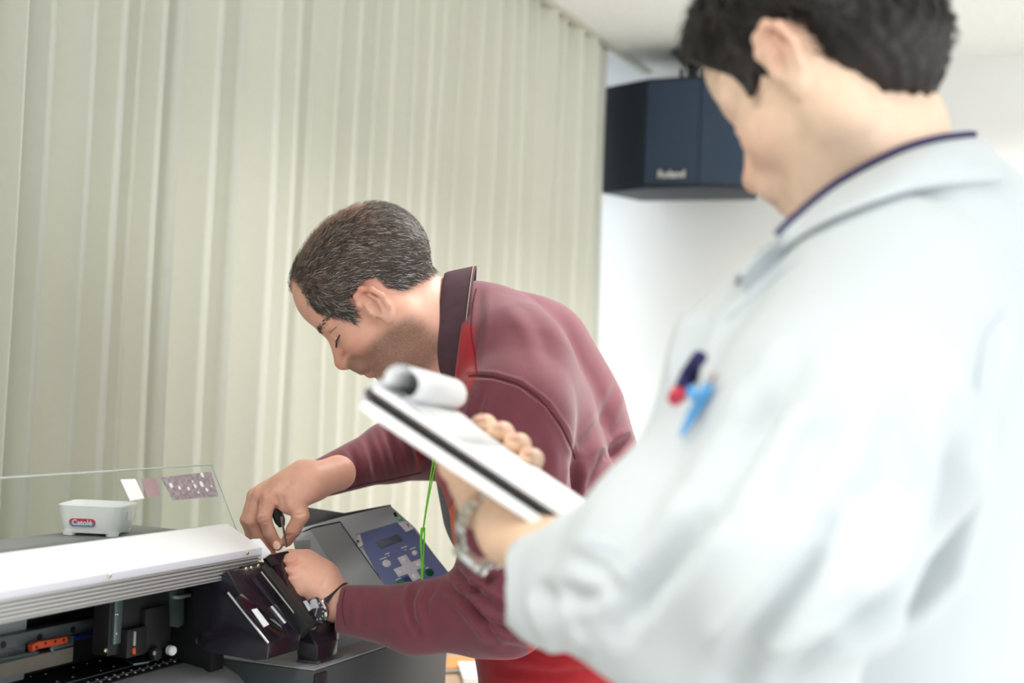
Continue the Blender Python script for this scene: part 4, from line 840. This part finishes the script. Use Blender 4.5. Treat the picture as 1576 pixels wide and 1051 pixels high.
    S.cap(c(1180, 560, 1.10), c(1080, 790, 1.03), .07, .06, .04); S.cap(c(1010, 950, 1.02), c(1170, 1050, .98), .045, .065, .05)
    dcf = c(862, 905, 1.115)-c(1040, 872, 1.0); dcf = dcf+np.array([-.02, .10, -.02]); S.chain([(cf, .047), (c(845, 895, 1.13), .047)], .01)
    S.plane(c(822, 872, 1.14), dcf, c(760, 1060, 1.3), c(905, 780, .95)); S.cap(c(800, 835, 1.17), c(862, 905, 1.12), .036, .040, .004, True)
    S.plane(c(1330, 312, 1.17), (-.40, 1, 0), c(1100, 380, 1.35), c(1700, 150, 1.0)); S.cap(c(1320, 180, 1.17), c(1385, 360, 1.18), .058, .062, .004, True)
    S.plane(c(1400, 1200, 1.2), (0, -1, 0)); S.plane(c(1205, 366, 1.17), (-.62, .78, 0), c(980, 560, 1.6), c(1290, 180, .9))
    V, Q = S.mesh(); V = relax(V, Q, 3)
    fl = [([(1100, 775), (1030, 870), (957, 963)], .012, 20), ([(1290, 820), (1230, 900), (1164, 983), (1120, 1030)], .014, 22), ([(1475, 640), (1462, 750), (1431, 867), (1386, 917), (1310, 955)], .016, 20), ([(1190, 600), (1150, 690), (1090, 780)], .007, 22), ([(1260, 640), (1230, 720), (1200, 790)], .006, 24),
          ([(1330, 740), (1260, 830)], .006, 20), ([(1240, 540), (1200, 620), (1160, 680)], .005, 22), ([(840, 905), (850, 940), (870, 990), (890, 1010)], .012, 11), ([(845, 912), (900, 918), (965, 905)], .004, 13), ([(1128, 440), (1088, 480), (1066, 540), (1058, 600)], .010, 13), ([(1395, 900), (1320, 965), (1230, 1010), (1130, 1035)], .010, 14), ([(870, 850), (930, 880), (960, 905)], .004, 12), ([(1530, 520), (1505, 640), (1490, 720)], .006, 22), ([(1380, 620), (1360, 740), (1330, 820)], .006, 24)]
    V = folds(V, Q, fl); coat = mesh_np('work_coat', v2w(V), Q, m_coat, T); B = bvh_of(coat)
    for nm, pl, r_, m_ in (('yoke_seam', [(1120, 490), (1180, 440), (1230, 400)], .001, m_coats), ('back_seam', [(1545, 480), (1515, 520), (1500, 600)], .0012, m_coats), ('cuff_seam', [(905, 835), (950, 850), (985, 880)], .001, m_coats)):
        sp = surf_pts(B, [tuple(q[:2]) for q in spline([(*q, 0) for q in pl], 5)], .0004)
        if len(sp) > 2: tube(nm, sp, r_, m_, coat, 6)
    # coat collar: folded band around the neck, navy edge inside
    edge = [(1140, 424, 1.10), (1180, 385, 1.10), (1222, 340, 1.095), (1290, 284, 1.085), (1380, 236, 1.09), (1440, 216, 1.10), (1484, 209, 1.15), (1502, 208, 1.23)]
    low = [(1128, 440, 1.08), (1162, 418, 1.07), (1204, 388, 1.055), (1270, 345, 1.04), (1370, 306, 1.055), (1460, 288, 1.10), (1528, 282, 1.17), (1548, 276, 1.25)]
    def onto(q, off):
        r = ray(q[0], q[1]); h_ = B.ray_cast(Vector(CAM), Vector(r/np.linalg.norm(r))); return min(-w2v(np.array(h_[0]))[2]-off, q[2]) if h_[0] is not None else q[2]
    low = [(q[0], q[1], onto(q, .012)) for q in low]; edge = [(q[0], q[1], onto((q[0]+4, q[1]+26, q[2]), .012)) for q in edge]
    e_ = spline([c(*q) for q in edge], 8); l_ = spline([c(*q) for q in low], 8); rows = []
    for p, q in zip(e_, l_):
        o_ = np.array([0, .004, .006]); rows.append([p+np.array([.006, -.03, -.012]), p+np.array([.002, -.004, -.006]), p, p*.72+q*.28+o_, p*.4+q*.6+o_*1.3, q+o_*.8, q-np.array([0, .002, .004]), p*.4+q*.6-o_*.2])
    V = np.array([x for r_ in rows for x in r_]); n = 8; Qc = [(i*n+j, i*n+j+1, (i+1)*n+j+1, (i+1)*n+j) for i in range(len(rows)-1) for j in range(n-1)]
    co = mesh_np('coat_collar', v2w(V), np.array(Qc, np.int32), m_coat, T); md = co.modifiers.new('s', 'SUBSURF'); md.levels = 1; md.render_levels = 1
    tube('navy_inner_collar', [v2w(p+np.array([-.001, .001, -.003])) for p in e_[12:]], .0032, m_navyc, T)
    # trousers and shoes
    hl = P(1370, 1260, 1.12); hr_ = P(1440, 1260, 1.30); toe = (-.85, .55, 0)
    hl[2] = hr_[2] = .92
    legs(hl, hr_, (hl[0], hl[1], .5), (hr_[0], hr_[1], .5), (hl[0], hl[1], 0), (hr_[0], hr_[1], 0), m_trous, T, toe)
    # bracelet watch
    m_chr = mat('watch_steel', (.72, .73, .72), .22, metal=1)
    wv = thing('wristwatch', 'silver metal bracelet watch on the wrist of the man in the pale coat', 'watch', v2w(c(760, 790, 1.2)))
    ct = c(773, 792, 1.212); axw = c(830, 840, 1.14)-c(757, 768, 1.235); axw /= np.linalg.norm(axw); up_ = np.array([0, 1., .2]); up_ -= axw*up_.dot(axw); up_ /= np.linalg.norm(up_); sd = np.cross(axw, up_); up_, sd = up_, sd
    pro = None
    for k in range(26):
        t = 2*math.pi*k/26; dd = up_*math.cos(t)+sd*math.sin(t); tt = -up_*math.sin(t)+sd*math.cos(t); o_ = ct+dd*.0335+np.array([-.004, -.010, 0])
        if pro is None:
            bm = bmesh.new(); bm_poly(bm, [(-.0032, -.009, -.0015), (.0032, -.009, -.0015), (.0032, .009, -.0015), (-.0032, .009, -.0015)], (0, 0, .003)); pro = from_bm('link', bm, m_chr, None, .0009, 2); q = pro
        else: q = pro.copy(); COL.objects.link(q)
        Mx = np.stack([M3@tt, M3@axw, M3@np.cross(tt, axw)], 1); Wp = v2w(o_)
        q.matrix_world = Matrix([[*Mx[0], Wp[0]], [*Mx[1], Wp[1]], [*Mx[2], Wp[2]], [0, 0, 0, 1]]); mw = q.matrix_world.copy(); q.parent = wv; q.matrix_parent_inverse = Matrix.Translation(-wv.location); q.matrix_world = mw
    dd = (up_*-.75+sd*-.2); nd = np.array([-.25, -.75, .6]); nd -= axw*nd.dot(axw); nd /= np.linalg.norm(nd); oc = ct+np.array([-.004, -.010, 0])+nd*.035
    case = lathe('case', v2w(oc), M3@nd, [(.015, -.003), (.018, 0), (.018, .004), (.0155, .006), (.0150, .005)], m_chr, wv, 28); lathe('dial', v2w(oc), M3@nd, [(.0150, .0035), (.0150, .0052)], m_btn, case, 24)
    # pen and pocket things
    m_bpen = mat('blue_pen', s2l(92, 166, 224), .3); B2 = B
    q = surf_pts(B, [(1102, 602), (1080, 640), (1058, 680)], .006)
    if len(q) == 3:
        pn = thing('pen', 'light blue pen clipped to the chest of the pale work coat', 'pen', q[2])
        tube('barrel', [q[0]+(q[0]-q[2])*.08, q[0], q[1], q[2]], [.003, .0042, .0042, .0018], m_bpen, pn, 12); lathe('clip_knob', q[0]*.8+q[1]*.2+RT*-.006, RT*-1+UP*.2, [(.0045, 0), (.005, .003), (.003, .006)], m_bpen, pn, 10)
        tube('refill_tip', [q[0]+(q[0]-q[2])*.08, q[0]+(q[0]-q[2])*.28], .0014, mat('brown_tip', s2l(150, 110, 90), .4), pn)
    q = surf_pts(B, [(1082, 556), (1060, 585), (1048, 612)], .004)
    if len(q) == 3:
        pn = thing('marker_pen', 'dark navy marker with a red end tucked into the chest of the pale coat', 'pen', q[2]); tube('barrel', q, [.006, .0065, .005], m_navyc, pn, 12); tube('red_end', [q[2], q[2]+(q[2]-q[1])*.35], .006, mat('red_cap', s2l(206, 60, 80), .4), pn, 12)
man_b()

# ------------------------------------------------------------------ clipboard
def clipboard():
    o = c(564, 597, 1.15); o2 = c(655, 613, 1.37); Wd = o2-o; ww = .215; Wd /= np.linalg.norm(Wd); Ld = c(905, 832, 1.085)-o; Ld -= Wd*Ld.dot(Wd); Ld /= np.linalg.norm(Ld); n = np.cross(Wd, Ld); n = n if n[1] > 0 else -n
    LL = .262; g = lambda l, w_, h=0.: v2w(o+Ld*l+Wd*w_+n*h); N = M3@n
    m_bd = mat('dark_board', s2l(44, 34, 32), .5, noise=(80, .2)); m_pg = mat('page', s2l(246, 246, 247), .7)
    t = thing('clipboard', 'clipboard of white papers held by the man in the pale coat, top page curled over', 'clipboard', g(LL*.6, ww*.5, -.01))
    poly('board', [g(0, 0), g(LL, 0), g(LL, ww), g(0, ww)], N*-.0045, m_bd, t, .001)
    poly('sheets', [g(.004, .003, .0004), g(LL-.004, .003, .0004), g(LL-.004, ww-.003, .0004), g(.004, ww-.003, .0004)], N*.0045, m_pg, t, .0006)
    # page turned over the top end, its back hanging below the board
    def sheet(name, prof, w0, w1, th=.0006):
        V = []; 
        for l, h in prof: V += [o+Ld*l+Wd*w0+n*h, o+Ld*l+Wd*w1+n*h]
        Q = [(2*i, 2*i+1, 2*i+3, 2*i+2) for i in range(len(prof)-1)]; ob = mesh_np(name, v2w(np.array(V)), np.array(Q, np.int32), m_pg, t); md = ob.modifiers.new('th', 'SOLIDIFY'); md.thickness = th; return ob
    loop = [(.018+.0155*math.cos(a_), .0195+.0135*math.sin(a_)) for a_ in np.linspace(-1.0, 3.6, 22)]
    loop = [(l+.003, h) for l, h in loop]; prof = [(.09, .0055), (.06, .006), (.045, .008)]+loop+[(.004, .010), (.000, .002), (-.001, -.008), (.004, -.014)]
    sheet('turned_page', prof, .004, ww-.006); sheet('turned_page', [(l*.97+.002, h*.95) for l, h in prof], .006, ww-.008)
    poly('turned_wad', [g(.004, -.003, -.0085), g(LL-.01, -.001, -.0075), g(LL-.01, ww-.01, -.0075), g(.004, ww-.01, -.0085)], N*-.009, m_pg, t, .003)
    poly('clip_plate', [g(.004, ww*.30, .005), (g(.022, ww*.30, .005)), g(.022, ww*.70, .005), g(.004, ww*.70, .005)], N*.002, m_steel, t, .0004)
    bm = bmesh.new()
    for i in range(14):                                             # printed lines on the sheet
        l = .05+i*.014; bm_poly(bm, [g(l, .03, .0050), g(l+.0016, .03, .0050), g(l+.0016, ww-.04-.03*(i % 3), .0050), g(l, ww-.04-.03*(i % 3), .0050)], N*.0001)
    tag(from_bm('printed_lines', bm, mat('grey_ink', s2l(205, 205, 210), .8), t, 0), kind='stuff')
clipboard()
